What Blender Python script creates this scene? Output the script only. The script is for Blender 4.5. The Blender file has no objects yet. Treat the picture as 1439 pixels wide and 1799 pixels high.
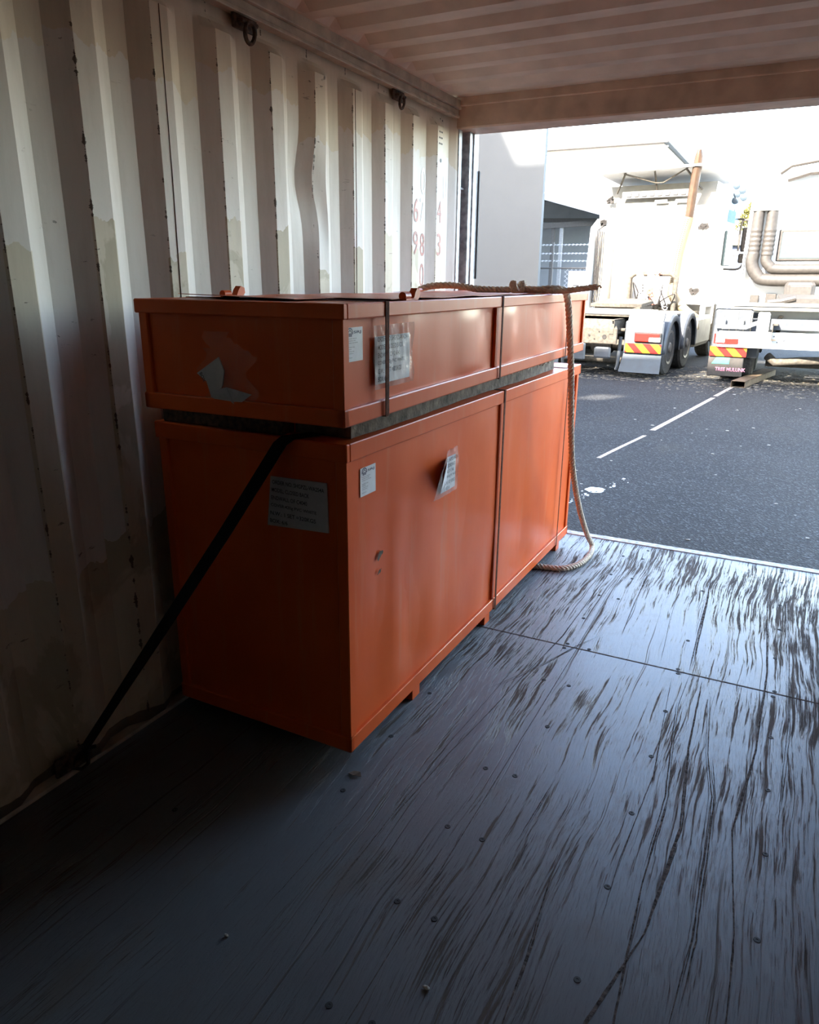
import bpy, math, random
from mathutils import Vector, Matrix, noise
random.seed(7)
SC = bpy.context.scene
COL = SC.collection

# ------------------------------------------------------------------ camera
YAW, PITCH, ROLL = 0.47054, -0.30683, 0.00965
cam_data = bpy.data.cameras.new('camera')
cam = bpy.data.objects.new('camera', cam_data)
COL.objects.link(cam)
cy, sy, cp, sp = math.cos(YAW), math.sin(YAW), math.cos(PITCH), math.sin(PITCH)
f = Vector((-sy*cp, cy*cp, sp)); r = Vector((cy, sy, 0)); u = r.cross(f)
c_, s_ = math.cos(ROLL), math.sin(ROLL)
r2 = c_*r + s_*u; u2 = -s_*r + c_*u
M = Matrix((r2, u2, -f)).transposed().to_4x4()
M.translation = Vector((1.811, 0.0, 1.487))
cam.matrix_world = M
cam_data.sensor_fit = 'HORIZONTAL'
cam_data.sensor_width = 36.0
cam_data.lens = 1284.255/1439*36.0
cam_data.clip_start = 0.02
cam_data.clip_end = 500
SC.camera = cam

# ------------------------------------------------------------------ light
SUN_DIR = Vector((0.40, 1.0, -0.75)).normalized()      # direction the light travels
EXPOSURE = 2.3
SKY_STRENGTH = 0.62
SUN_STRENGTH = 8.0
w = bpy.data.worlds.new('sky'); SC.world = w; w.use_nodes = True
nt = w.node_tree; nt.nodes.clear()
sky = nt.nodes.new('ShaderNodeTexSky'); sky.sky_type = 'NISHITA'; sky.sun_disc = False
sky.sun_elevation = math.asin(-SUN_DIR.z)
sky.sun_rotation = math.atan2(-SUN_DIR.x, -SUN_DIR.y)
sky.air_density = 1.0; sky.dust_density = 2.5; sky.ozone_density = 1.0
bg = nt.nodes.new('ShaderNodeBackground'); bg.inputs[1].default_value = SKY_STRENGTH
out = nt.nodes.new('ShaderNodeOutputWorld')
wm = nt.nodes.new('ShaderNodeMix'); wm.data_type = 'RGBA'; wm.blend_type = 'MULTIPLY'; wm.inputs[0].default_value = 1.0
wm.inputs[7].default_value = (1.06, 1.0, .93, 1)
# bright hazy horizon fading to a deeper zenith
wc = nt.nodes.new('ShaderNodeTexCoord'); wsx = nt.nodes.new('ShaderNodeSeparateXYZ'); wr = nt.nodes.new('ShaderNodeValToRGB')
nt.links.new(wc.outputs['Generated'], wsx.inputs[0]); nt.links.new(wsx.outputs[2], wr.inputs[0])
we = wr.color_ramp.elements
we[0].position = 0.0; we[0].color = (2.1, 1.95, 1.72, 1); we[1].position = 0.75; we[1].color = (.36, .38, .40, 1)
we2 = we.new(.30); we2.color = (1.25, 1.20, 1.14, 1)
nt.links.new(wr.outputs[0], wm.inputs[7])
nt.links.new(sky.outputs[0], wm.inputs[6]); nt.links.new(wm.outputs[2], bg.inputs[0]); nt.links.new(bg.outputs[0], out.inputs[0])
sd = bpy.data.lights.new('sun', 'SUN'); sd.energy = SUN_STRENGTH; sd.angle = math.radians(0.35); sd.color = (1.0, 0.94, 0.84)
sun = bpy.data.objects.new('sun', sd); COL.objects.link(sun)
sun.rotation_euler = SUN_DIR.to_track_quat('-Z', 'Y').to_euler()
sun.location = (-6, -12, 14)
SC.view_settings.view_transform = 'Standard'; SC.view_settings.look = 'None'
SC.view_settings.gamma = 1.0; SC.view_settings.exposure = EXPOSURE
SC.view_settings.use_curve_mapping = False

# ------------------------------------------------------------------ materials
def nmat(name):
    m = bpy.data.materials.new(name); m.use_nodes = True
    t = m.node_tree; b = t.nodes['Principled BSDF']
    return m, t, b
def simple(name, col, rough=0.6, metal=0.0, spec=0.5, noise_amt=0.12, nscale=18.0, bump=0.0, bscale=60.0):
    m, t, b = nmat(name)
    N, L = t.nodes, t.links
    b.inputs['Roughness'].default_value = rough; b.inputs['Metallic'].default_value = metal
    b.inputs['Specular IOR Level'].default_value = spec
    tc = N.new('ShaderNodeTexCoord'); nz = N.new('ShaderNodeTexNoise'); nz.inputs['Scale'].default_value = nscale
    nz.inputs['Detail'].default_value = 5
    L.new(tc.outputs['Object'], nz.inputs['Vector'])
    r_ = N.new('ShaderNodeValToRGB'); e = r_.color_ramp.elements
    e[0].position = 0.3; e[1].position = 0.7
    e[0].color = (*[max(0, c*(1-noise_amt*1.6)) for c in col], 1); e[1].color = (*[min(1, c*(1+noise_amt)) for c in col], 1)
    L.new(nz.outputs[0], r_.inputs[0]); L.new(r_.outputs[0], b.inputs['Base Color'])
    if bump:
        n2 = N.new('ShaderNodeTexNoise'); n2.inputs['Scale'].default_value = bscale; n2.inputs['Detail'].default_value = 6
        L.new(tc.outputs['Object'], n2.inputs['Vector'])
        bp = N.new('ShaderNodeBump'); bp.inputs['Strength'].default_value = bump; bp.inputs['Distance'].default_value = 0.01
        L.new(n2.outputs[0], bp.inputs['Height']); L.new(bp.outputs[0], b.inputs['Normal'])
    return m
class G:
    """small node-graph helper"""
    def __init__(s, t): s.t = t; s.N = t.nodes; s.L = t.links
    def n(s, typ, **kw):
        x = s.N.new(typ)
        for k, v in kw.items(): setattr(x, k, v)
        return x
    def m(s, op, a, b_=None, c=None, clamp=False):
        x = s.N.new('ShaderNodeMath'); x.operation = op; x.use_clamp = clamp
        for i, v in enumerate((a, b_, c)):
            if v is None: continue
            if isinstance(v, (int, float)): x.inputs[i].default_value = v
            else: s.L.new(v, x.inputs[i])
        return x.outputs[0]
    def vec(s, src, scale=(1, 1, 1), loc=(0, 0, 0)):
        x = s.N.new('ShaderNodeMapping'); x.inputs['Scale'].default_value = scale; x.inputs['Location'].default_value = loc
        s.L.new(src, x.inputs['Vector']); return x.outputs[0]
    def noise(s, v, scale, detail=4, rough=0.5, dist=0.0):
        x = s.N.new('ShaderNodeTexNoise'); x.inputs['Scale'].default_value = scale; x.inputs['Detail'].default_value = detail
        x.inputs['Roughness'].default_value = rough; x.inputs['Distortion'].default_value = dist
        s.L.new(v, x.inputs['Vector']); return x.outputs[0]
    def step(s, v, lo, hi, inv=False):
        x = s.N.new('ShaderNodeMapRange'); x.inputs[1].default_value = lo; x.inputs[2].default_value = hi
        x.inputs[3].default_value = 1.0 if inv else 0.0; x.inputs[4].default_value = 0.0 if inv else 1.0
        s.L.new(v, x.inputs[0]); return x.outputs[0]
    def mix(s, fac, a, b_):
        x = s.N.new('ShaderNodeMix'); x.data_type = 'RGBA'
        if isinstance(fac, (int, float)): x.inputs[0].default_value = fac
        else: s.L.new(fac, x.inputs[0])
        for i, v in ((6, a), (7, b_)):
            if isinstance(v, tuple): x.inputs[i].default_value = (*v, 1)
            else: s.L.new(v, x.inputs[i])
        return x.outputs[2]
    def bump(s, h, strength, dist=0.01, prev=None):
        x = s.N.new('ShaderNodeBump'); x.inputs['Strength'].default_value = strength; x.inputs['Distance'].default_value = dist
        s.L.new(h, x.inputs['Height'])
        if prev is not None: s.L.new(prev, x.inputs['Normal'])
        return x.outputs[0]

def mat_wall():
    m, t, b = nmat('repainted_wall_steel'); g = G(t)
    tc = g.n('ShaderNodeTexCoord').outputs['Object']
    sep = g.n('ShaderNodeSeparateXYZ'); g.L.new(tc, sep.inputs[0]); Y, Z = sep.outputs[1], sep.outputs[2]
    k = g.m('FLOOR', g.m('DIVIDE', g.m('SUBTRACT', Y, 1.505), 0.2845))
    wn = g.n('ShaderNodeTexWhiteNoise', noise_dimensions='1D'); g.L.new(k, wn.inputs['W'])
    rag = g.m('MULTIPLY', g.m('SUBTRACT', g.noise(g.vec(tc, (1, 3, 2)), 4, 4), .5), .16)
    top = g.m('ADD', g.m('ADD', 2.02, g.m('MULTIPLY', wn.outputs[0], .14)), rag)
    crest = g.m('GREATER_THAN', sep.outputs[0], -.0035)
    bot = g.m('ADD', g.m('ADD', g.m('ADD', .60, g.m('MULTIPLY', crest, .92)), g.m('MULTIPLY', wn.outputs[0], .20)), rag)
    white = g.m('MULTIPLY', g.m('LESS_THAN', Z, top), g.m('GREATER_THAN', Z, bot))
    big = g.noise(g.vec(tc, (1, 2.2, 1.0)), 1.4, 3)
    base = g.mix(g.step(big, .35, .65), (.60, .52, .41), (.66, .59, .48))
    low = g.mix(g.step(g.noise(g.vec(tc, (1, 1.5, 1)), 2.1, 5, .6, .6), .47, .50), (.44, .385, .28), (.56, .50, .39))
    colr = g.mix(g.m('LESS_THAN', Z, bot), base, low)
    colr = g.mix(white, colr, (.66, .625, .585))
    # black scuffs and scrapes
    sc = g.m('MULTIPLY', g.step(g.noise(g.vec(tc, (6, 10, 34)), 1.0, 8, .7, .4), .635, .67), g.step(g.noise(g.vec(tc, (1, 1, 1)), 3.1, 2), .50, .60))
    colr = g.mix(g.m('MULTIPLY', sc, .85), colr, (.03, .025, .02))
    pf = g.m('MULTIPLY', g.m('FRACT', g.m('DIVIDE', g.m('SUBTRACT', Y, 1.505), 0.2845)), .2845)
    edge = g.m('LESS_THAN', g.m('ABSOLUTE', g.m('SUBTRACT', pf, .064)), g.m('MULTIPLY', g.step(g.noise(g.vec(tc, (1, .9, 7)), 2.6, 7, .75), .52, .75), .012))
    colr = g.mix(g.m('MULTIPLY', edge, .85), colr, (.05, .035, .025))
    grime = g.step(g.noise(g.vec(tc, (1, 3, .5)), 5, 6, .65), .45, .75)
    colr = g.mix(g.m('MULTIPLY', grime, .22), colr, (.20, .15, .10))
    # dark line where the wall meets the floor
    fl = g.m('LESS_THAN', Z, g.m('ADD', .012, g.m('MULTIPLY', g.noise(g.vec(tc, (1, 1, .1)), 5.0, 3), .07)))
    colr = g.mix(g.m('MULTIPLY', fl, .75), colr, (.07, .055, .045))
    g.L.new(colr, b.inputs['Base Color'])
    g.L.new(g.m('ADD', .42, g.m('MULTIPLY', big, .2)), b.inputs['Roughness'])
    b.inputs['Specular IOR Level'].default_value = .2
    g.L.new(g.bump(g.noise(tc, 9, 6, .6), .25, .004), b.inputs['Normal'])
    return m

def mat_floor():
    m, t, b = nmat('worn_plywood_floor'); g = G(t)
    tc = g.n('ShaderNodeTexCoord').outputs['Object']
    sep = g.n('ShaderNodeSeparateXYZ'); g.L.new(tc, sep.inputs[0]); X, Y = sep.outputs[0], sep.outputs[1]
    warp = g.m('MULTIPLY', g.m('SUBTRACT', g.noise(g.vec(tc, (1, .8, 1)), 1.6, 2), .5), .10)
    comb = g.n('ShaderNodeCombineXYZ'); g.L.new(g.m('ADD', X, warp), comb.inputs[0]); g.L.new(Y, comb.inputs[1])
    v = comb.outputs[0]
    fine = g.noise(g.vec(v, (110, 4.0, 1)), 1.0, 6, .72)
    mid = g.noise(g.vec(v, (42, 1.1, 1), (3, 7, 0)), 1.0, 7, .66)
    wear = g.noise(g.vec(tc, (1, .7, 1)), 1.7, 5, .6)
    # more peeled paint and a paler tone towards the doorway
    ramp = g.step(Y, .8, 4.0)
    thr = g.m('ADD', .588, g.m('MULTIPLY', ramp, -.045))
    thr = g.m('SUBTRACT', thr, g.m('MULTIPLY', g.m('SUBTRACT', wear, .5), .35))
    crack = g.step(g.m('SUBTRACT', g.m('ADD', g.m('MULTIPLY', fine, .55), g.m('MULTIPLY', mid, .45)), g.m('MULTIPLY', thr, 1.0)), -.035, .012)
    cracks2 = g.step(g.noise(g.vec(v, (60, .45, 1), (11, 3, 0)), 1.0, 4, .55), .62, .68)
    crack = g.m('MAXIMUM', crack, g.m('MULTIPLY', cracks2, .8))
    paint = g.mix(g.step(wear, .3, .7), (.070, .074, .080), (.11, .115, .122))
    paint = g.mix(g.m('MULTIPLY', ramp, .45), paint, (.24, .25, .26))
    paint = g.mix(g.m('MULTIPLY', g.step(fine, .35, .7), .35), paint, (.07, .07, .075))
    fleck = g.step(g.noise(g.vec(v, (260, 16, 1), (1, 9, 0)), 1.0, 4, .7), .50, .68)
    fleck = g.m('MULTIPLY', fleck, g.m('ADD', .35, g.m('MULTIPLY', g.step(wear, .4, .65), .6)))
    paint = g.mix(g.m('MULTIPLY', fleck, .55), paint, (.045, .042, .045))
    blot = g.step(g.noise(g.vec(tc, (2.5, 1.4, 1), (5, 1, 0)), 2.2, 6, .65), .56, .66)
    paint = g.mix(g.m('MULTIPLY', blot, .45), paint, (.085, .065, .05))
    wood = g.mix(g.step(mid, .4, .6), (.040, .034, .032), (.085, .068, .058))
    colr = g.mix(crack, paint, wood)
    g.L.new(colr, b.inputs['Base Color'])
    rough = g.m('ADD', g.m('ADD', .27, g.m('MULTIPLY', wear, .16)), g.m('MULTIPLY', crack, .40))
    g.L.new(rough, b.inputs['Roughness'])
    g.L.new(g.m('SUBTRACT', g.m('SUBTRACT', .40, g.m('MULTIPLY', crack, .30)), g.m('MULTIPLY', fleck, .12)), b.inputs['Specular IOR Level'])
    h = g.m('ADD', g.m('ADD', g.m('MULTIPLY', crack, -1.0), g.m('MULTIPLY', fine, .5)), g.m('MULTIPLY', fleck, -.5))
    g.L.new(g.bump(h, .5, .003), b.inputs['Normal'])
    return m

def mat_crate():
    m, t, b = nmat('orange_crate_paint'); g = G(t)
    tc = g.n('ShaderNodeTexCoord').outputs['Object']
    big = g.noise(tc, 2.3, 4, .5)
    colr = g.mix(g.step(big, .35, .65), (.62, .092, .014), (.70, .120, .022))
    streak = g.step(g.noise(g.vec(tc, (9, 9, .7)), 1.6, 6, .65), .56, .75)
    colr = g.mix(g.m('MULTIPLY', streak, .30), colr, (.60, .24, .13))
    scuff = g.step(g.noise(g.vec(tc, (3, 3, 8), (2, 5, 1)), 3.0, 8, .75, .3), .70, .73)
    colr = g.mix(g.m('MULTIPLY', scuff, .6), colr, (.15, .05, .03))
    g.L.new(colr, b.inputs['Base Color'])
    g.L.new(g.m('ADD', .30, g.m('MULTIPLY', g.noise(tc, 6, 4), .18)), b.inputs['Roughness'])
    b.inputs['Specular IOR Level'].default_value = .14
    b.inputs['Coat Weight'].default_value = .10; b.inputs['Coat Roughness'].default_value = .09
    g.L.new(g.bump(g.noise(g.vec(tc, (1, 1, .35)), 5, 3, .5), .35, .006), b.inputs['Normal'])
    return m

def mat_asphalt():
    m, t, b = nmat('asphalt'); g = G(t)
    tc = g.n('ShaderNodeTexCoord').outputs['Object']
    ag = g.n('ShaderNodeTexVoronoi'); ag.inputs['Scale'].default_value = 70; g.L.new(tc, ag.inputs['Vector'])
    sepc = g.n('ShaderNodeSeparateColor'); g.L.new(ag.outputs['Color'], sepc.inputs[0])
    big = g.noise(tc, .55, 5, .6)
    base = g.mix(g.step(big, .35, .65), (.024, .0235, .0235), (.038, .036, .034))
    colr = g.mix(g.step(sepc.outputs[0], .72, 1.0), base, (.085, .085, .088))
    colr = g.mix(g.m('MULTIPLY', g.step(sepc.outputs[1], .6, 1.0), .6), colr, (.018, .018, .02))
    stain = g.step(g.noise(g.vec(tc, (1, .5, 1), (4, 4, 0)), 1.1, 6, .7), .56, .68)
    colr = g.mix(g.m('MULTIPLY', stain, .5), colr, (.050, .044, .035))
    g.L.new(colr, b.inputs['Base Color']); b.inputs['Roughness'].default_value = .85; b.inputs['Specular IOR Level'].default_value = .15
    g.L.new(g.bump(ag.outputs['Distance'], .6, .01), b.inputs['Normal'])
    return m

def mat_plastic_film():
    m, t, b = nmat('clear_plastic_film')
    b.inputs['Base Color'].default_value = (.9, .9, .9, 1); b.inputs['Roughness'].default_value = .12
    b.inputs['Alpha'].default_value = .28
    g = G(t); tc = g.n('ShaderNodeTexCoord').outputs['Object']
    g.L.new(g.bump(g.noise(g.vec(tc, (1, 1, .5)), 55, 3, .5, 1.0), .9, .006), b.inputs['Normal'])
    return m
def mat_hazard():
    m, t, b = nmat('red_yellow_chevrons'); g = G(t)
    tc = g.n('ShaderNodeTexCoord').outputs['Object']
    sep = g.n('ShaderNodeSeparateXYZ'); g.L.new(tc, sep.inputs[0])
    a = g.m('FRACT', g.m('MULTIPLY', g.m('ADD', sep.outputs[0], g.m('MULTIPLY', sep.outputs[2], 1.0)), 3.6))
    colr = g.mix(g.m('GREATER_THAN', a, .5), (.45, .21, .01), (.33, .012, .008))
    g.L.new(colr, b.inputs['Base Color']); b.inputs['Roughness'].default_value = .35
    return m
def mat_grey_rope():
    return simple('jute_rope', (.82, .70, .56), .85, noise_amt=.16, nscale=90, bump=.5, bscale=250)

MT = dict(
    wall=mat_wall(), floor=mat_floor(), crate=mat_crate(), asphalt=mat_asphalt(), film=mat_plastic_film(), hazard=mat_hazard(), rope=mat_grey_rope(),
    roof=simple('roof_steel', (.56, .45, .36), .55, nscale=6, noise_amt=.12, bump=.15, bscale=14),
    rail=simple('rail_steel', (.46, .40, .31), .5, nscale=14, noise_amt=.18, bump=.2, bscale=40),
    header=simple('header_steel', (.50, .35, .26), .55, nscale=8, noise_amt=.15, bump=.15, bscale=30),
    post=simple('galvanised_post', (.34, .36, .38), .4, .0, noise_amt=.3, nscale=30),
    sill=simple('worn_sill_steel', (.52, .47, .43), .6, noise_amt=.3, nscale=30, bump=.3),
    rust=simple('dark_rusty_steel', (.09, .055, .035), .75, .2, noise_amt=.5, nscale=60, bump=.5),
    black=simple('black_rubber', (.018, .018, .019), .75, noise_amt=.2),
    web=simple('black_webbing', (.012, .012, .012), .9, spec=.15, noise_amt=.2, nscale=120, bump=.4, bscale=400),
    brownband=simple('brown_strapping', (.11, .045, .028), .9, spec=.1, noise_amt=.3, nscale=60),
    board=simple('weathered_board', (.13, .105, .085), .85, noise_amt=.5, nscale=25, bump=.5, bscale=60),
    rag=simple('pale_fibre', (.42, .38, .33), .9, noise_amt=.3, nscale=50, bump=.6),
    paper=simple('white_paper', (.46, .45, .46), .6, noise_amt=.06, nscale=40),
    whitepaper=simple('bright_paper', (.68, .70, .74), .5, noise_amt=.05, nscale=40),
    ink=simple('black_ink', (.02, .02, .025), .6, noise_amt=0),
    blueink=simple('navy_ink', (.03, .035, .09), .6, noise_amt=0),
    redink=simple('faded_red_paint', (.42, .16, .12), .6, noise_amt=.25, nscale=40),
    whiteink=simple('white_paint_marks', (.85, .86, .88), .5, noise_amt=.05),
    pinkink=simple('pink_lettering', (.70, .25, .33), .5, noise_amt=.05),
    groove=simple('dark_gouged_wood', (.075, .058, .050), .85, spec=.15, noise_amt=.5, nscale=60, bump=.5),
    screw=simple('dark_screw_head', (.015, .014, .015), .7, .3, noise_amt=.2),
    white=simple('white_truck_paint', (.78, .78, .76), .35, noise_amt=.05, nscale=3),
    cream=simple('cream_panel', (.26, .235, .19), .5, noise_amt=.1, nscale=5),
    guard=simple('grey_mudguard', (.065, .07, .078), .5, noise_amt=.15, nscale=10),
    flap=simple('blue_grey_flap', (.024, .040, .055), .55, noise_amt=.12, nscale=8),
    chassis=simple('dusty_chassis', (.085, .070, .052), .8, .1, noise_amt=.3, nscale=20, bump=.3),
    darkch=simple('greasy_dark_steel', (.025, .02, .017), .7, .2, noise_amt=.4, nscale=20),
    tyre=simple('tyre_rubber', (.05, .048, .045), .85, noise_amt=.3, nscale=30, bump=.3),
    rim=simple('dirty_steel_rim', (.16, .14, .12), .5, .3, noise_amt=.3, nscale=20),
    exhaust=simple('heat_tinted_pipe', (.065, .034, .016), .45, .3, noise_amt=.2, nscale=8),
    shield=simple('perforated_heat_shield', (.19, .145, .085), .5, .2, noise_amt=.12, nscale=60),
    duct=simple('dark_air_duct', (.045, .038, .032), .6, noise_amt=.15),
    red=simple('red_lens', (.45, .02, .015), .2, noise_amt=.05),
    clear=simple('clear_lens', (.75, .72, .72), .2, noise_amt=.05),
    coil=simple('pale_coil_hose', (.75, .68, .66), .4, noise_amt=.1),
    redhose=simple('red_coil_hose', (.65, .16, .10), .4, noise_amt=.1),
    glass=simple('tinted_glass', (.075, .10, .105), .25, spec=.15, noise_amt=.05),
    visor=simple('blue_visor', (.10, .2, .30), .2, noise_amt=.05),
    plaster=simple('painted_concrete', (.105, .108, .108), .8, noise_amt=.02, nscale=2, bump=.1),
    whitewall=simple('white_cladding', (.72, .73, .74), .7, noise_amt=.03, nscale=2),
    greywall=simple('grey_wall_occluder', (.24, .26, .28), .7, noise_amt=.06, nscale=3),
    gutter=simple('grey_gutter', (.11, .105, .10), .6, noise_amt=.1),
    redpost=simple('oxide_red_post', (.14, .05, .045), .6, noise_amt=.1),
    wire=simple('galvanised_wire', (.55, .56, .57), .4, .6, noise_amt=.1),
    straw=simple('dry_litter', (.24, .20, .14), .9, noise_amt=.4, nscale=90),
    lot=simple('tan_ground_tone', (.40, .31, .24), .85, noise_amt=.25, nscale=25),
    leaf=simple('yellow_green_foliage', (.12, .11, .02), .7, noise_amt=.4, nscale=40),
    bark=simple('brown_bark', (.12, .08, .05), .9, noise_amt=.3, nscale=20),
    blueshed=simple('blue_grey_shed', (.07, .09, .14), .6, noise_amt=.06),
    pebble=simple('pale_crumb', (.42, .39, .34), .8, noise_amt=.2),
    dryleaf=simple('dry_leaf', (.12, .07, .04), .8, noise_amt=.3, nscale=60),
    timber=simple('hollow_section_steel', (.13, .09, .055), .6, .2, noise_amt=.3, nscale=12, bump=.2),
    greenlabel=simple('green_decal', (.06, .35, .20), .5, noise_amt=.1),
)

# ------------------------------------------------------------------ mesh helpers
class MB:
    def __init__(s): s.v = []; s.f = []
    def add(s, vs, fs):
        n = len(s.v); s.v += [tuple(p) for p in vs]; s.f += [tuple(i+n for i in q) for q in fs]; return s
    def box(s, x0, x1, y0, y1, z0, z1, ch=0.0):
        if ch <= 0:
            vs = [(x, y, z) for z in (z0, z1) for y in (y0, y1) for x in (x0, x1)]
            return s.add(vs, [(0, 2, 3, 1), (4, 5, 7, 6), (0, 1, 5, 4), (2, 6, 7, 3), (0, 4, 6, 2), (1, 3, 7, 5)])
        c = ch; rings = []
        def ring(z, d):
            return [(x0+c+d, y0+d, z), (x1-c-d, y0+d, z), (x1-d, y0+c+d, z), (x1-d, y1-c-d, z), (x1-c-d, y1-d, z), (x0+c+d, y1-d, z), (x0+d, y1-c-d, z), (x0+d, y0+c+d, z)]
        R_ = [ring(z0, c*.6), ring(z0+c, 0), ring(z1-c, 0), ring(z1, c*.6)]
        vs = [p for q in R_ for p in q]; fs = [tuple(range(7, -1, -1)), tuple(range(24, 32))]
        for k in range(3):
            for i in range(8):
                j = (i+1) % 8; fs.append((k*8+i, k*8+j, k*8+8+j, k*8+8+i))
        return s.add(vs, fs)
    def obox(s, c, ax, ay, az, hx, hy, hz):
        c = Vector(c); ax, ay, az = Vector(ax).normalized(), Vector(ay).normalized(), Vector(az).normalized()
        vs = [c + ax*hx*a + ay*hy*b_ + az*hz*d for d in (-1, 1) for b_ in (-1, 1) for a in (-1, 1)]
        return s.add(vs, [(0, 2, 3, 1), (4, 5, 7, 6), (0, 1, 5, 4), (2, 6, 7, 3), (0, 4, 6, 2), (1, 3, 7, 5)])
    def bar(s, p0, p1, w, h, up=(0, 0, 1)):
        p0, p1 = Vector(p0), Vector(p1); d = p1-p0; L = d.length; d.normalize()
        a = d.cross(Vector(up)); a = a.normalized() if a.length > 1e-4 else Vector((1, 0, 0)); b_ = a.cross(d)
        return s.obox((p0+p1)/2, a, d, b_, w/2, L/2, h/2)
    def tube(s, path, rad, n=10, caps=True, closed=False):
        P = [Vector(p) for p in path]; m = len(P); rr = rad if isinstance(rad, (list, tuple)) else [rad]*m
        T = []
        for i in range(m):
            if closed: t = P[(i+1) % m]-P[i-1]
            else: t = P[min(i+1, m-1)]-P[max(i-1, 0)]
            T.append(t.normalized() if t.length > 1e-9 else Vector((0, 0, 1)))
        up = Vector((0, 0, 1)) if abs(T[0].z) < .9 else Vector((1, 0, 0))
        a = (up - T[0]*up.dot(T[0])).normalized(); vs = []
        for i in range(m):
            a = (a - T[i]*a.dot(T[i])); a = a.normalized() if a.length > 1e-6 else T[i].orthogonal().normalized()
            b_ = T[i].cross(a)
            for j in range(n):
                an = 2*math.pi*j/n; vs.append(P[i]+(a*math.cos(an)+b_*math.sin(an))*rr[i])
        fs = []
        for i in range(m if closed else m-1):
            k = (i+1) % m
            for j in range(n):
                q = (j+1) % n; fs.append((i*n+j, i*n+q, k*n+q, k*n+j))
        if caps and not closed: fs += [tuple(range(n-1, -1, -1)), tuple((m-1)*n+j for j in range(n))]
        return s.add(vs, fs)
    def cyl(s, p0, p1, r0, r1=None, n=20): return s.tube([p0, p1], [r0, r0 if r1 is None else r1], n)
    def lathe(s, c, axis, prof, n=28):
        """prof: list of (distance along axis, radius)"""
        c = Vector(c); ax = Vector(axis).normalized(); a = ax.orthogonal().normalized(); b_ = ax.cross(a)
        vs = []
        for (d, r_) in prof:
            for j in range(n):
                an = 2*math.pi*j/n; vs.append(c+ax*d+(a*math.cos(an)+b_*math.sin(an))*max(r_, 1e-4))
        fs = [(i*n+j, i*n+(j+1) % n, (i+1)*n+(j+1) % n, (i+1)*n+j) for i in range(len(prof)-1) for j in range(n)]
        fs += [tuple(range(n-1, -1, -1)), tuple((len(prof)-1)*n+j for j in range(n))]
        return s.add(vs, fs)
    def prism(s, pts, d):
        """pts: polygon of 3D points, swept by vector d"""
        n = len(pts); d = Vector(d); A = [Vector(p) for p in pts]; B = [p+d for p in A]
        fs = [tuple(range(n-1, -1, -1)), tuple(range(n, 2*n))] + [(i, (i+1) % n, (i+1) % n+n, i+n) for i in range(n)]
        return s.add(A+B, fs)
    def blob(s, c, rx, ry, rz, n=10, m=7, jit=0.15):
        c = Vector(c); vs = []
        for i in range(m+1):
            th = math.pi*i/m
            for j in range(n):
                ph = 2*math.pi*j/n; k = 1+random.uniform(-jit, jit)
                vs.append((c.x+rx*k*math.sin(th)*math.cos(ph), c.y+ry*k*math.sin(th)*math.sin(ph), c.z+rz*k*math.cos(th)))
        fs = [(i*n+j, (i+1)*n+j, (i+1)*n+(j+1) % n, i*n+(j+1) % n) for i in range(m) for j in range(n)]
        return s.add(vs, fs)
    def build(s, name, mat, parent=None, smooth=False, off=None, xf=None, sharp=38):
        me = bpy.data.meshes.new(name)
        vs = s.v
        if xf is not None: vs = [tuple(xf @ Vector(p)) for p in vs]
        if off is not None: vs = [(p[0]-off[0], p[1]-off[1], p[2]-off[2]) for p in vs]
        me.from_pydata(vs, [], s.f); me.validate(clean_customdata=False)
        me.materials.append(mat)
        if smooth:
            me.polygons.foreach_set('use_smooth', [True]*len(me.polygons))
            me.set_sharp_from_angle(angle=math.radians(sharp))
        me.update()
        o = bpy.data.objects.new(name, me); COL.objects.link(o)
        if parent is not None: o.parent = parent
        return o
def tag(o, label=None, cat=None, group=None, kind=None):
    if label: o['label'] = label
    if cat: o['category'] = cat
    if group: o['group'] = group
    if kind: o['kind'] = kind
    return o
def thing(name, label, cat, loc=(0, 0, 0), rz=0.0, group=None):
    o = bpy.data.objects.new(name, None); COL.objects.link(o); o.empty_display_size = .1
    o.location = loc; o.rotation_euler = (0, 0, rz); return tag(o, label, cat, group)
def struct(name, mb, mat, parent=None, smooth=False, label=None):
    o = mb.build(name, mat, parent, smooth, sharp=14)
    if parent is None: o['kind'] = 'structure'
    if label: o['label'] = label
    return o
def text_mb(body, O, U, V, width=None, height=None, lift=0.0008, bold=0.0):
    """lettering on a plane: O = lower left corner, U, V = unit axes"""
    cu = bpy.data.curves.new('lettering', 'FONT'); cu.body = body; cu.size = 1.0; cu.offset = bold
    cu.resolution_u = 3
    ob = bpy.data.objects.new('lettering', cu); COL.objects.link(ob)
    dg = bpy.context.evaluated_depsgraph_get(); dg.update()
    me = bpy.data.meshes.new_from_object(ob.evaluated_get(dg))
    xs = [v.co.x for v in me.vertices] or [0, 1]; ys = [v.co.y for v in me.vertices] or [0, 1]
    x0, x1, y0, y1 = min(xs), max(xs), min(ys), max(ys)
    sx = width/max(x1-x0, 1e-6) if width else None; sv = height/max(y1-y0, 1e-6) if height else None
    sx = sx or sv; sv = sv or sx
    O, U, V = Vector(O), Vector(U), Vector(V); N = U.cross(V)
    mb = MB(); mb.add([O+U*(v.co.x-x0)*sx+V*(v.co.y-y0)*sv+N*lift for v in me.vertices], [tuple(p.vertices) for p in me.polygons])
    bpy.data.objects.remove(ob); bpy.data.curves.remove(cu); bpy.data.meshes.remove(me)
    return mb

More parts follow.
